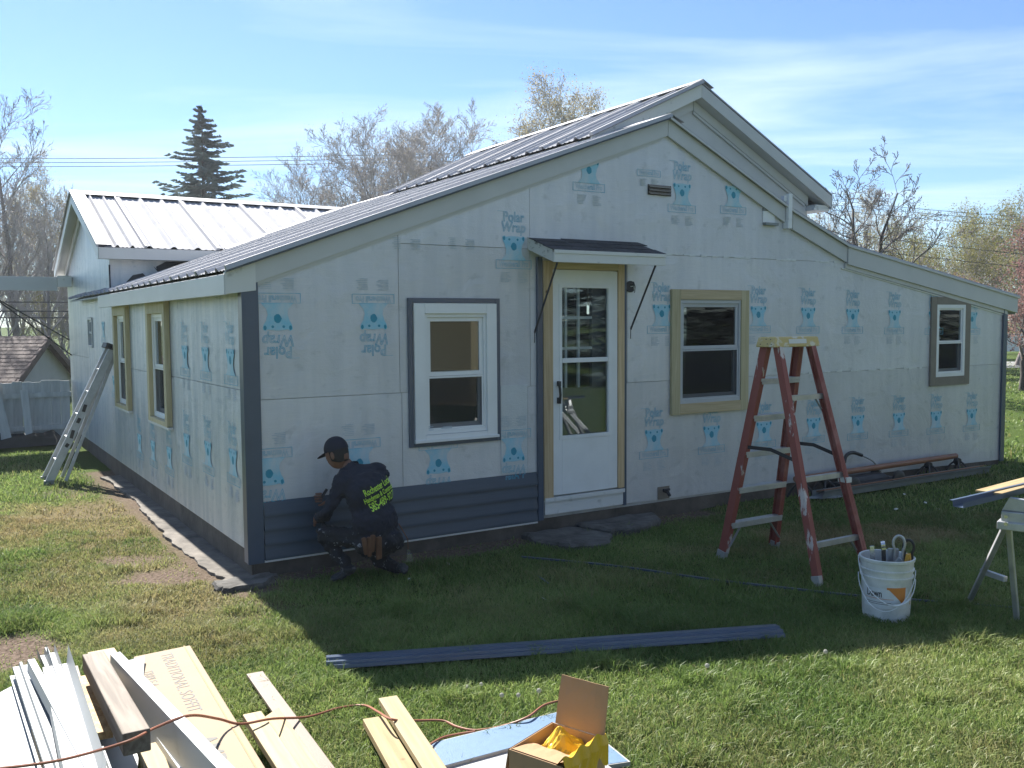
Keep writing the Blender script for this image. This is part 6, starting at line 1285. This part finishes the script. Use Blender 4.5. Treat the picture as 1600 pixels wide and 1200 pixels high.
for k, (t, lab_) in enumerate(((5.86, 'by the ladder'), (6.25, 'left of the loop handle'), (8.15, 'right of the loop handle'), (8.75, 'at the right end'))):
    r = empty('trestle', W(t, -.17, 0), HA); r.scale = (.85, .62, .80); tag(r, 'small dark trestle carrying the copper pipe, ' + lab_, 'trestle', 'dark trestles under the pipe')
    for s0 in (-.16, .16):
        mb = MB(); mb.tube(spline([(-.10, s0, 0), (-.05, s0 * .6, .14), (.03, s0 * .2, .205), (.11, s0 * .6, .14), (.16, s0, 0)], 5), .016, 7); mb.build('leg', M['dark_metal'], r, smooth=True)
    mb = MB(); mb.lathe([(0, -.05), (.05, -.05), (.06, 0), (.05, .05), (0, .05)], 12); o = mb.build('saddle', M['black'], r, smooth=True); o.matrix_local = basis((.03, 0, .20), (0, 0, 1), (1, 0, 0)); 
mb = MB(); mb.tube([W(5.80, -.165, .220), W(8.82, -.12, .220)], .034, 14); o = mb.build('copper_pipe', M['copper'], smooth=True); tag(o, 'long copper brown downpipe lying on dark trestles by the wall', 'pipe')
gp = [(-.075, .0), (-.075, .075), (-.065, .082), (-.062, .006), (.055, .006), (.070, .055), (.086, .075), (.086, .095), (.096, .095)]
profile('rain_gutter', W(9.05, -.36, .015), W(5.95, -.34, .015), [(y, z) for y, z in gp], 'gutter', 'long grey gutter lying on the grass at the wall foot', 'gutter', th=.003)
mb = MB(); mb.box((0, -.055, -.006), (3.0, .055, .006)); o = mb.build('copper_flashing', M['copper']); o.matrix_world = Matrix.Translation(W(6.0, -.335, .10)) @ Matrix.Rotation(HA, 4, 'Z') @ Matrix.Rotation(-.25, 4, 'X'); tag(o, 'flat copper brown flashing lying in the grey gutter', 'flashing')
for k, (t, s, lab_) in enumerate(((6.6, -.42, 'left'), (7.55, -.42, 'right'))):
    o = None
sheet('plastic_sheet', [W(5.85, -.28, .02), W(6.1, -.46, .03), W(6.35, -.42, .02), W(6.2, -.22, .09)], 'coil_pale', 'crumpled clear sheet at the left end of the gutter', 'sheet')

# ---- dandelion clocks and white scraps in the grass
dm = MB()
for k in range(46):
    a = k * 2.39996; z = 1 - 2 * (k + .5) / 46; r = math.sqrt(1 - z * z); d = Vector((r * math.cos(a), r * math.sin(a), z)); c = d * .016; s_ = d.orthogonal().normalized() * .005; t_ = d.cross(s_)
    dm.add([c + s_ - t_, c - s_ - t_, c + t_ * 1.6], [(0, 1, 2)])
dmesh = dm.mesh('puff', M['dandelion']); sm_ = MB(); sm_.tube([(0, 0, -.075), (.004, 0, 0)], .0022, 5); smesh = sm_.mesh('stem', M['stem'])
for x, y in ((752, 1069), (784, 1086), (810, 1086), (842, 1079), (731, 1074), (1290, 1018), (1105, 1040)):
    r = empty('dandelion_clock', px(x, y, .055)); tag(r, 'white dandelion clock standing in the sunlit grass', 'flower', 'dandelion clocks in the lawn'); inst('puff', dmesh, r); inst('stem', smesh, r); r.scale = (random.uniform(.55, .8),) * 3
for x, y in ((1413, 772), (1446, 785), (1466, 795), (1400, 795), (1365, 845), (1582, 935), (1260, 815), (850, 935), (1195, 902), (700, 880), (1290, 812), (1515, 770), (1517, 774), (1505, 905), (640, 905), (1240, 870)):
    p = px(x, y, .02); mb = MB(); a = random.uniform(0, 3); u = Vector((math.cos(a), math.sin(a), .2)) * .022; v = Vector((-math.sin(a), math.cos(a), .3)) * .012; mb.add([-u - v, u - v, u * .7 + v, -u + v, -u - v - Vector((0, 0, .002)), u - v - Vector((0, 0, .002))], [(0, 1, 2, 3), (0, 4, 5, 1)])
    o = mb.build('paper_scrap', M['scrap']); o.location = p; tag(o, 'tiny white scrap lying in the shaded grass', 'scrap', 'white scraps in the shaded grass')

# ================================================================= THE WORKER
PB = (.60, -.50)
person = empty('person', W(PB[0], PB[1], 0), HA)
tag(person, 'man in navy work shirt and cap kneeling at the new siding, seen from behind', 'person')
M['shirt'] = mat('navy work shirt', (0.014, 0.017, 0.030), 0.85, var=0.25, scale=7, bump=0.5, bscale=9)
M['pants'] = mat('paint spattered work trousers', (0.013, 0.014, 0.018), 0.85, c2=(0.30, 0.31, 0.33), scale=24, thr=(0.615, 0.66), bump=0.4, bscale=10)
M['skin'] = mat('tanned skin', (0.17, 0.085, 0.058), 0.6, var=0.08, scale=12)
M['shoe'] = mat('dark scuffed shoe', (0.025, 0.026, 0.028), 0.6, c2=(0.16, 0.16, 0.16), scale=22, thr=(0.55, 0.7))
M['cap'] = mat('navy cap', (0.010, 0.012, 0.024), 0.8, var=0.15, scale=20)
M['hair'] = mat('dark hair', (0.012, 0.010, 0.009), 0.7, bump=0.5, bscale=120)
M['leather'] = mat('tan leather', (0.12, 0.055, 0.026), 0.7, var=0.25, scale=14, bump=0.3, bscale=30)
M['lime'] = mat('lime print', (0.48, 0.74, 0.07), 0.6)
def lp(t, s, h): return Vector((t - PB[0], s - PB[1], h))
def skin_chain(name, nodes, edges, root, sub=2):
    """grow a skin over joints: nodes {key: (pos, rx, ry)}"""
    keys = list(nodes); me = bpy.data.meshes.new(name); me.from_pydata([nodes[k][0] for k in keys], [(keys.index(a), keys.index(b)) for a, b in edges], [])
    o = bpy.data.objects.new(name, me); col.objects.link(o); md = o.modifiers.new('skin', 'SKIN'); md.use_smooth_shade = True; md.branch_smoothing = .6
    if not me.skin_vertices: me.skin_vertices.new()
    for k, v in zip(keys, me.skin_vertices[0].data): v.radius = nodes[k][1:3]; v.use_root = (k == root)
    sb = o.modifiers.new('sub', 'SUBSURF'); sb.levels = sub; sb.render_levels = sub
    bpy.context.view_layer.update(); dg = bpy.context.evaluated_depsgraph_get(); out = bpy.data.meshes.new_from_object(o.evaluated_get(dg)); bpy.data.objects.remove(o); return out
N_ = {
 'pel': (lp(.665, -.60, .345), .150, .125), 'spA': (lp(.665, -.575, .47), .150, .120), 'spB': (lp(.650, -.53, .60), .158, .125), 'che': (lp(.625, -.48, .725), .165, .130), 'upp': (lp(.590, -.445, .815), .120, .095), 'nek': (lp(.535, -.41, .865), .058, .058), 'hdb': (lp(.50, -.385, .910), .060, .062),
 'shL': (lp(.455, -.47, .760), .078, .075), 'elL': (lp(.350, -.45, .545), .062, .058), 'foL': (lp(.345, -.30, .470), .050, .048), 'wrL': (lp(.375, -.145, .430), .036, .030), 'haL': (lp(.385, -.09, .425), .040, .022),
 'shR': (lp(.775, -.415, .800), .082, .080), 'elR': (lp(.765, -.215, .640), .058, .056), 'foR': (lp(.640, -.12, .600), .047, .045), 'wrR': (lp(.520, -.075, .585), .034, .029), 'haR': (lp(.470, -.055, .580), .038, .022),
 'hiL': (lp(.565, -.575, .310), .108, .105), 'thL': (lp(.44, -.46, .345), .092, .090), 'knL': (lp(.330, -.345, .390), .074, .074), 'shnL': (lp(.40, -.42, .25), .066, .066), 'ankL': (lp(.500, -.520, .105), .052, .052), 'hlL': (lp(.535, -.555, .055), .048, .045), 'toL': (lp(.405, -.490, .045), .048, .036), 'ttL': (lp(.345, -.450, .038), .040, .028),
 'hiR': (lp(.765, -.555, .310), .110, .105), 'thR': (lp(.800, -.425, .205), .095, .092), 'knR': (lp(.815, -.300, .085), .078, .075), 'shnR': (lp(.835, -.46, .075), .066, .062), 'ankR': (lp(.855, -.620, .070), .050, .050), 'hlR': (lp(.86, -.685, .105), .046, .044), 'toR': (lp(.865, -.700, .030), .046, .034)}
E_ = [('pel', 'spA'), ('spA', 'spB'), ('spB', 'che'), ('che', 'upp'), ('upp', 'nek'), ('nek', 'hdb'), ('upp', 'shL'), ('shL', 'elL'), ('elL', 'foL'), ('foL', 'wrL'), ('wrL', 'haL'), ('upp', 'shR'), ('shR', 'elR'), ('elR', 'foR'), ('foR', 'wrR'), ('wrR', 'haR'),
      ('pel', 'hiL'), ('hiL', 'thL'), ('thL', 'knL'), ('knL', 'shnL'), ('shnL', 'ankL'), ('ankL', 'hlL'), ('ankL', 'toL'), ('toL', 'ttL'), ('pel', 'hiR'), ('hiR', 'thR'), ('thR', 'knR'), ('knR', 'shnR'), ('shnR', 'ankR'), ('ankR', 'hlR'), ('hlR', 'toR')]
bmesh_body = skin_chain('body', N_, E_, 'pel')
def finger_set(hand, base_dir, side, up_, curl):
    """four fingers and a thumb rooted in the palm, each a chain of three bends"""
    out = []; base_dir = Vector(base_dir).normalized(); side = Vector(side).normalized(); up_ = Vector(up_).normalized()
    for i, (ln, off) in enumerate(((.075, -.030), (.085, -.010), (.080, .010), (.062, .029))):
        p0 = hand + base_dir * .012 + side * off; d = base_dir.copy(); nodes = {'a': (p0, .0095, .0095)}; p = p0.copy(); ed = []
        for k, (f, r) in enumerate(((.45, .0092), (.32, .0085), (.23, .0072))): d = (d + up_ * curl * (.5 + .4 * k)).normalized(); p = p + d * ln * f; nodes['bcd'[k]] = (p.copy(), r, r); ed.append(('abc'[k], 'bcd'[k]))
        out.append(skin_chain('finger', nodes, ed, 'a', 1))
    p0 = hand - base_dir * .012 - side * .034; q = p0 - side * .028 + base_dir * .030 + up_ * .012; r_ = q + base_dir * .030 + up_ * .010
    out.append(skin_chain('thumb', {'a': (p0, .012, .012), 'b': (q, .011, .011), 'c': (r_, .008, .008)}, [('a', 'b'), ('b', 'c')], 'a', 1)); return out
def remesh(me_, vox, balls):
    """merge the skinned figure with rounded masses into one closed surface"""
    b_ = bmesh.new(); b_.from_mesh(me_)
    for (c, r, rot) in balls:
        q = bmesh.ops.create_uvsphere(b_, u_segments=24, v_segments=16, radius=1.0)
        mm = Matrix.Translation(c) @ Euler(rot).to_matrix().to_4x4() @ Matrix.Diagonal((*r, 1)); bmesh.ops.transform(b_, matrix=mm, verts=q['verts'])
    m2 = bpy.data.meshes.new('tmp'); b_.to_mesh(m2); b_.free(); o = bpy.data.objects.new('tmp', m2); col.objects.link(o)
    r = o.modifiers.new('r', 'REMESH'); r.mode = 'VOXEL'; r.voxel_size = vox; sm = o.modifiers.new('s', 'SMOOTH'); sm.factor = .5; sm.iterations = 4
    bpy.context.view_layer.update(); out = bpy.data.meshes.new_from_object(o.evaluated_get(bpy.context.evaluated_depsgraph_get())); bpy.data.objects.remove(o); return out
bmesh_body = remesh(bmesh_body, .0095, [
    (lp(.655, -.520, .655), (.205, .140, .190), (.0, .12, .28)), (lp(.675, -.575, .470), (.195, .145, .160), (.0, .05, .15)), (lp(.625, -.455, .770), (.205, .110, .095), (0, -.22, .32)),
    (lp(.755, -.430, .775), (.105, .100, .105), (0, 0, 0)), (lp(.480, -.470, .745), (.100, .095, .105), (0, 0, 0)), (lp(.620, -.600, .300), (.130, .120, .110), (0, 0, 0)), (lp(.760, -.590, .300), (.135, .125, .115), (0, 0, 0))])
parts_ = [bmesh_body] + finger_set(N_['haL'][0], (.15, 1, -.05), (.3, 0, 1), (1, 0, 0), .35) + finger_set(N_['haR'][0], (-.8, .5, -.1), (0, .1, 1), (.2, .8, 0), .3)
# head: egg with brow, nose, lips, chin and ears, turned left and bowed to the work
HC_ = lp(.462, -.372, .965)
hb = bmesh.new(); bmesh.ops.create_uvsphere(hb, u_segments=40, v_segments=28, radius=1.0)
for v in hb.verts:
    x, y, z = v.co     # face looks along -x here, z up
    w = .074 * (1 - .18 * max(0, -z)); X_ = x * .096; Y_ = y * w; Z_ = z * .118
    fz = max(0, -x)
    if z < -.2: X_ -= .010 * fz * (1 - abs(z + .65)); Y_ *= 1 - .22 * fz
    X_ -= .020 * fz * math.exp(-((z + .10) / .16) ** 2 - (y / .16) ** 2)                      # nose
    X_ += .012 * fz * math.exp(-((z - .12) / .12) ** 2 - ((abs(y) - .38) / .17) ** 2)         # eye sockets
    X_ -= .006 * fz * math.exp(-((z + .42) / .07) ** 2 - (y / .30) ** 2)                      # lips
    X_ -= .008 * fz * math.exp(-((z + .78) / .12) ** 2 - (y / .28) ** 2)                      # chin
    if x > .2 and z < -.55: X_ *= .72
    v.co = (X_, Y_, Z_)
for sg in (-1, 1):
    r = bmesh.ops.create_uvsphere(hb, u_segments=12, v_segments=8, radius=1.0)
    for v in r['verts']: v.co = (v.co.x * .017 + .012, v.co.y * .008 + sg * .073, v.co.z * .030 - .012)
for sg in (-1, 1):
    r = bmesh.ops.create_uvsphere(hb, u_segments=12, v_segments=8, radius=.011)
    for v in r['verts']: v.co = (v.co.x - .079, v.co.y + sg * .027, v.co.z + .014)
hm = bpy.data.meshes.new('head'); hb.to_mesh(hm); hb.free()
# face direction: left along the wall and a little to the wall, bowed down
hm_M = Matrix.Translation(HC_) @ Matrix.Rotation(R(-60), 4, 'Z') @ Matrix.Rotation(R(-18), 4, 'Y')
hm.transform(hm_M); parts_.append(hm)
bm = bmesh.new(); n_head0 = None; counts = []
for me_ in parts_: bm.from_mesh(me_); counts.append(len(bm.verts))
body_me = bpy.data.meshes.new('body'); bm.to_mesh(body_me); bm.free()
for k in ('shirt', 'pants', 'skin', 'shoe'): body_me.materials.append(M[k])
segs_ = {'shirt': [('spA', 'spB'), ('spB', 'che'), ('che', 'upp'), ('upp', 'shL'), ('shL', 'elL'), ('elL', 'foL'), ('upp', 'shR'), ('shR', 'elR'), ('elR', 'foR'), ('upp', 'nek'), ('foL', 'wrL'), ('foR', 'wrR'), ('pel', 'spA')],
         'pants': [('pel', 'hiL'), ('hiL', 'thL'), ('thL', 'knL'), ('knL', 'shnL'), ('shnL', 'ankL'), ('pel', 'hiR'), ('hiR', 'thR'), ('thR', 'knR'), ('knR', 'shnR'), ('shnR', 'ankR')], 'shoe': [('ankL', 'hlL'), ('ankL', 'toL'), ('toL', 'ttL'), ('hlR', 'toR'), ('ankR', 'hlR')], 'skin': [('nek', 'hdb'), ('wrL', 'haL'), ('wrR', 'haR')]}
body_me.polygons.foreach_set('use_smooth', [True] * len(body_me.polygons)); n0 = counts[0]
for p in body_me.polygons:
    c = p.center
    if p.vertices[0] >= n0: p.material_index = 2; continue
    best = (9, 0)
    for mi, k in enumerate(('shirt', 'pants', 'skin', 'shoe')):
        for a, b in segs_[k]:
            A_, B_ = N_[a][0], N_[b][0]; d = B_ - A_; u = max(0, min(1, (c - A_).dot(d) / d.length_squared)); rr = N_[a][1] * (1 - u) + N_[b][1] * u; q = (c - (A_ + d * u)).length / rr
            if (a, b) in (('foL', 'wrL'), ('foR', 'wrR')) and u > .35: m2 = 2
            elif (a, b) == ('upp', 'nek') and u > .75: m2 = 2
            elif (a, b) in (('pel', 'spA'),) and u < .05: m2 = 1
            else: m2 = mi
            if q < best[0]: best = (q, m2)
    p.material_index = best[1]
body = bpy.data.objects.new('body', body_me); col.objects.link(body); body.parent = person
tex = bpy.data.textures.new('folds', 'CLOUDS'); tex.noise_scale = .075; tex.noise_type = 'HARD_NOISE'; tex.noise_depth = 3
vg = body.vertex_groups.new(name='cloth'); vg.add([i for i in range(n0) if body_me.vertices[i].co.z < .84 and (body_me.vertices[i].co - N_['haL'][0]).length > .1 and (body_me.vertices[i].co - N_['haR'][0]).length > .1], 1.0, 'REPLACE')
dm_ = body.modifiers.new('folds', 'DISPLACE'); dm_.texture = tex; dm_.strength = .040; dm_.mid_level = .5; dm_.vertex_group = 'cloth'
# cap with brim, hair below it
def on_head(o): o.parent = person; o.matrix_local = hm_M; return o
mb = MB(); V = []; nu, nv = 32, 9
for j in range(nv + 1):
    a = j / nv * math.pi / 2 * 1.06
    for i in range(nu): u = i / nu * 2 * math.pi; V.append((.101 * math.cos(u) * math.cos(a - .06) + .004, .081 * math.sin(u) * math.cos(a - .06), .022 + .108 * math.sin(a)))
mb.add(V, [(j * nu + i, j * nu + (i + 1) % nu, (j + 1) * nu + (i + 1) % nu, (j + 1) * nu + i) for j in range(nv) for i in range(nu)]); cap = on_head(mb.build('cap', M['cap'], smooth=True))
mb = MB(); V = []; n = 14
for th in (0, -.004):
    for i in range(n + 1):
        u = math.pi - 1.15 + 2.3 * i / n; c, s_ = math.cos(u), math.sin(u); V.append((.100 * c + .004, .080 * s_, .030 + th)); V.append((.100 * c - .085 * max(0, math.cos((u - math.pi) * 1.25)), .086 * s_, .030 - .022 * max(0, math.cos((u - math.pi) * 1.2)) + .010 * 0 + th))
k = 2 * (n + 1)
mb.add(V, [(2 * i, 2 * i + 1, 2 * i + 3, 2 * i + 2) for i in range(n)] + [(k + 2 * i, k + 2 * i + 2, k + 2 * i + 3, k + 2 * i + 1) for i in range(n)] + [(2 * i + 1, k + 2 * i + 1, k + 2 * i + 3, 2 * i + 3) for i in range(n)])
br = mb.build('brim', M['cap'], cap, smooth=True)
mb = MB(); V = []
for j in range(7):
    z = .03 - .105 * j / 6
    for i in range(17): u = -1.75 + 3.5 * i / 16; q = 1 - .30 * (j / 6) ** 2 * (abs(u) < 9); V.append((.0985 * math.cos(u) * q + .003, .0765 * math.sin(u) * (1 - .06 * j / 6), z + (.03 * (abs(u) - .9) if abs(u) > .9 else 0) * j / 6))
mb.add(V, [(j * 17 + i, j * 17 + i + 1, j * 17 + 18 + i, j * 17 + 17 + i) for j in range(6) for i in range(16)]); on_head(mb.build('hair', M['hair'], smooth=True))
# shirt collar and hem, lettering on the back
mb = MB(); V = []
for j in range(3):
    for i in range(21): u = i / 20 * 2 * math.pi; r = .066 + .010 * j; c = lp(.545, -.415, .862) + Vector((.35, -.12, .55)).normalized() * 0; V.append(c + Vector((r * math.cos(u), r * math.sin(u) * .95, (.016 - .020 * j) + .020 * math.cos(u - .2))))
mb.add(V, [(j * 21 + i, j * 21 + i + 1, j * 21 + 22 + i, j * 21 + 21 + i) for j in range(2) for i in range(20)]); mb.build('collar', M['shirt'], person, smooth=True)
bpy.context.view_layer.update(); bvh = BVHTree.FromPolygons([v.co.copy() for v in body_me.vertices], [tuple(p.vertices) for p in body_me.polygons])
# the print lies across the shoulder blades, facing back and a little right
tn = Vector((.06, -.98, .15)).normalized(); tu = Vector((.93, .10, .34)).normalized(); tu = (tu - tn * tu.dot(tn)).normalized(); tv_ = tn.cross(tu)
tc0 = lp(.685, -.62, .668)
for body_txt, yy, sz, xs, xo in (('Rochester Local', .060, .072, .56, .010), ('Handyman & Construct', .004, .056, .53, .0), ('585-489-9271', -.058, .086, .57, .012)):
    v, f = text_geo(body_txt, sz, bold=.0012, xs=xs); P = []
    for x, y, q in v:
        o_ = tc0 + tu * (x + xo) + tv_ * (y + yy) + tn * .4; hit = bvh.ray_cast(o_, -tn)
        P.append((hit[0] + tn * .014) if hit[0] is not None else o_ - tn * .46)
    me = bpy.data.meshes.new('shirt_print'); me.from_pydata(P, [], f); me.materials.append(M['lime']); o = bpy.data.objects.new('shirt_print', me); col.objects.link(o); o.parent = person
# tool pouch, gloves in the pocket, keys on a cord
mb = MB(); c = lp(.560, -.748, .325)
for k, (dx_, dz_, w, h, tl) in enumerate(((-.06, .0, .035, .13, .2), (-.02, -.01, .032, .15, .05), (.025, .005, .040, .13, -.1), (.07, -.035, .052, .17, .0))):
    b = c + Vector((dx_, -.012 * (k % 2) + dx_ * .28, dz_)); mb.beam(b + Vector((tl * .1, 0, -h / 2)), b + Vector((0, 0, h / 2)), .020, w, up=(1, .3, 0), w2=.03, h2=w * .9)
mb.build('work_glove', M['leather'], person, bevel=.010)
mb = MB(); mb.tube([lp(.86, -.60, .42), lp(.915, -.64, .30), lp(.91, -.655, .22)], .004, 5); mb.build('key_cord', M['leather'], person)
mb = MB(); mb.lathe([(.010, -.002), (.018, -.002), (.018, .002), (.010, .002), (.010, -.002)], 14); o = mb.build('key_ring', M['steel'], person); o.matrix_local = basis(lp(.91, -.66, .205), (1, .3, 0), (0, 0, 1))
for k in range(3):
    mb = MB(); b = lp(.905 + .010 * k, -.664 - .003 * k, .19); mb.beam(b, b + Vector((.012 * (k - 1), 0, -.06)), .012, .0025, up=(0, 1, 0)); mb.lathe([(0, -.001), (.012, -.001), (.012, .0015), (0, .0015)], 10, b); mb.build('key', M['steel'], person)
# hammer like siding tool in the right hand
mb = MB(); mb.tube([lp(.44, -.035, .55), lp(.50, -.05, .64)], .012, 8); o = mb.build('siding_tool', M['dark_metal']); o.parent = None; o.matrix_world = person.matrix_world.copy() if False else (Matrix.Translation(W(PB[0], PB[1], 0)) @ Matrix.Rotation(HA, 4, 'Z')); tag(o, 'small dark tool held to the wall by the kneeling worker', 'tool')

# ---- thin volume added to stand in for veiling lens glare
mb = MB(); mb.box((-95, -40, -1.6), (120, 110, 22)); hz = mb.build('glare_haze', []); hz['kind'] = 'stuff'
hm_ = bpy.data.materials.new('lens glare veil'); hm_.use_nodes = True; nt = hm_.node_tree; nt.nodes.clear()
o_ = nt.nodes.new('ShaderNodeOutputMaterial'); pv = nt.nodes.new('ShaderNodeVolumePrincipled'); pv.inputs['Density'].default_value = 0.0007; pv.inputs['Anisotropy'].default_value = 0.35; pv.inputs['Color'].default_value = (0.86, 0.92, 1.0, 1)
nt.links.new(pv.outputs[0], o_.inputs['Volume']); hz.data.materials.clear(); hz.data.materials.append(hm_)
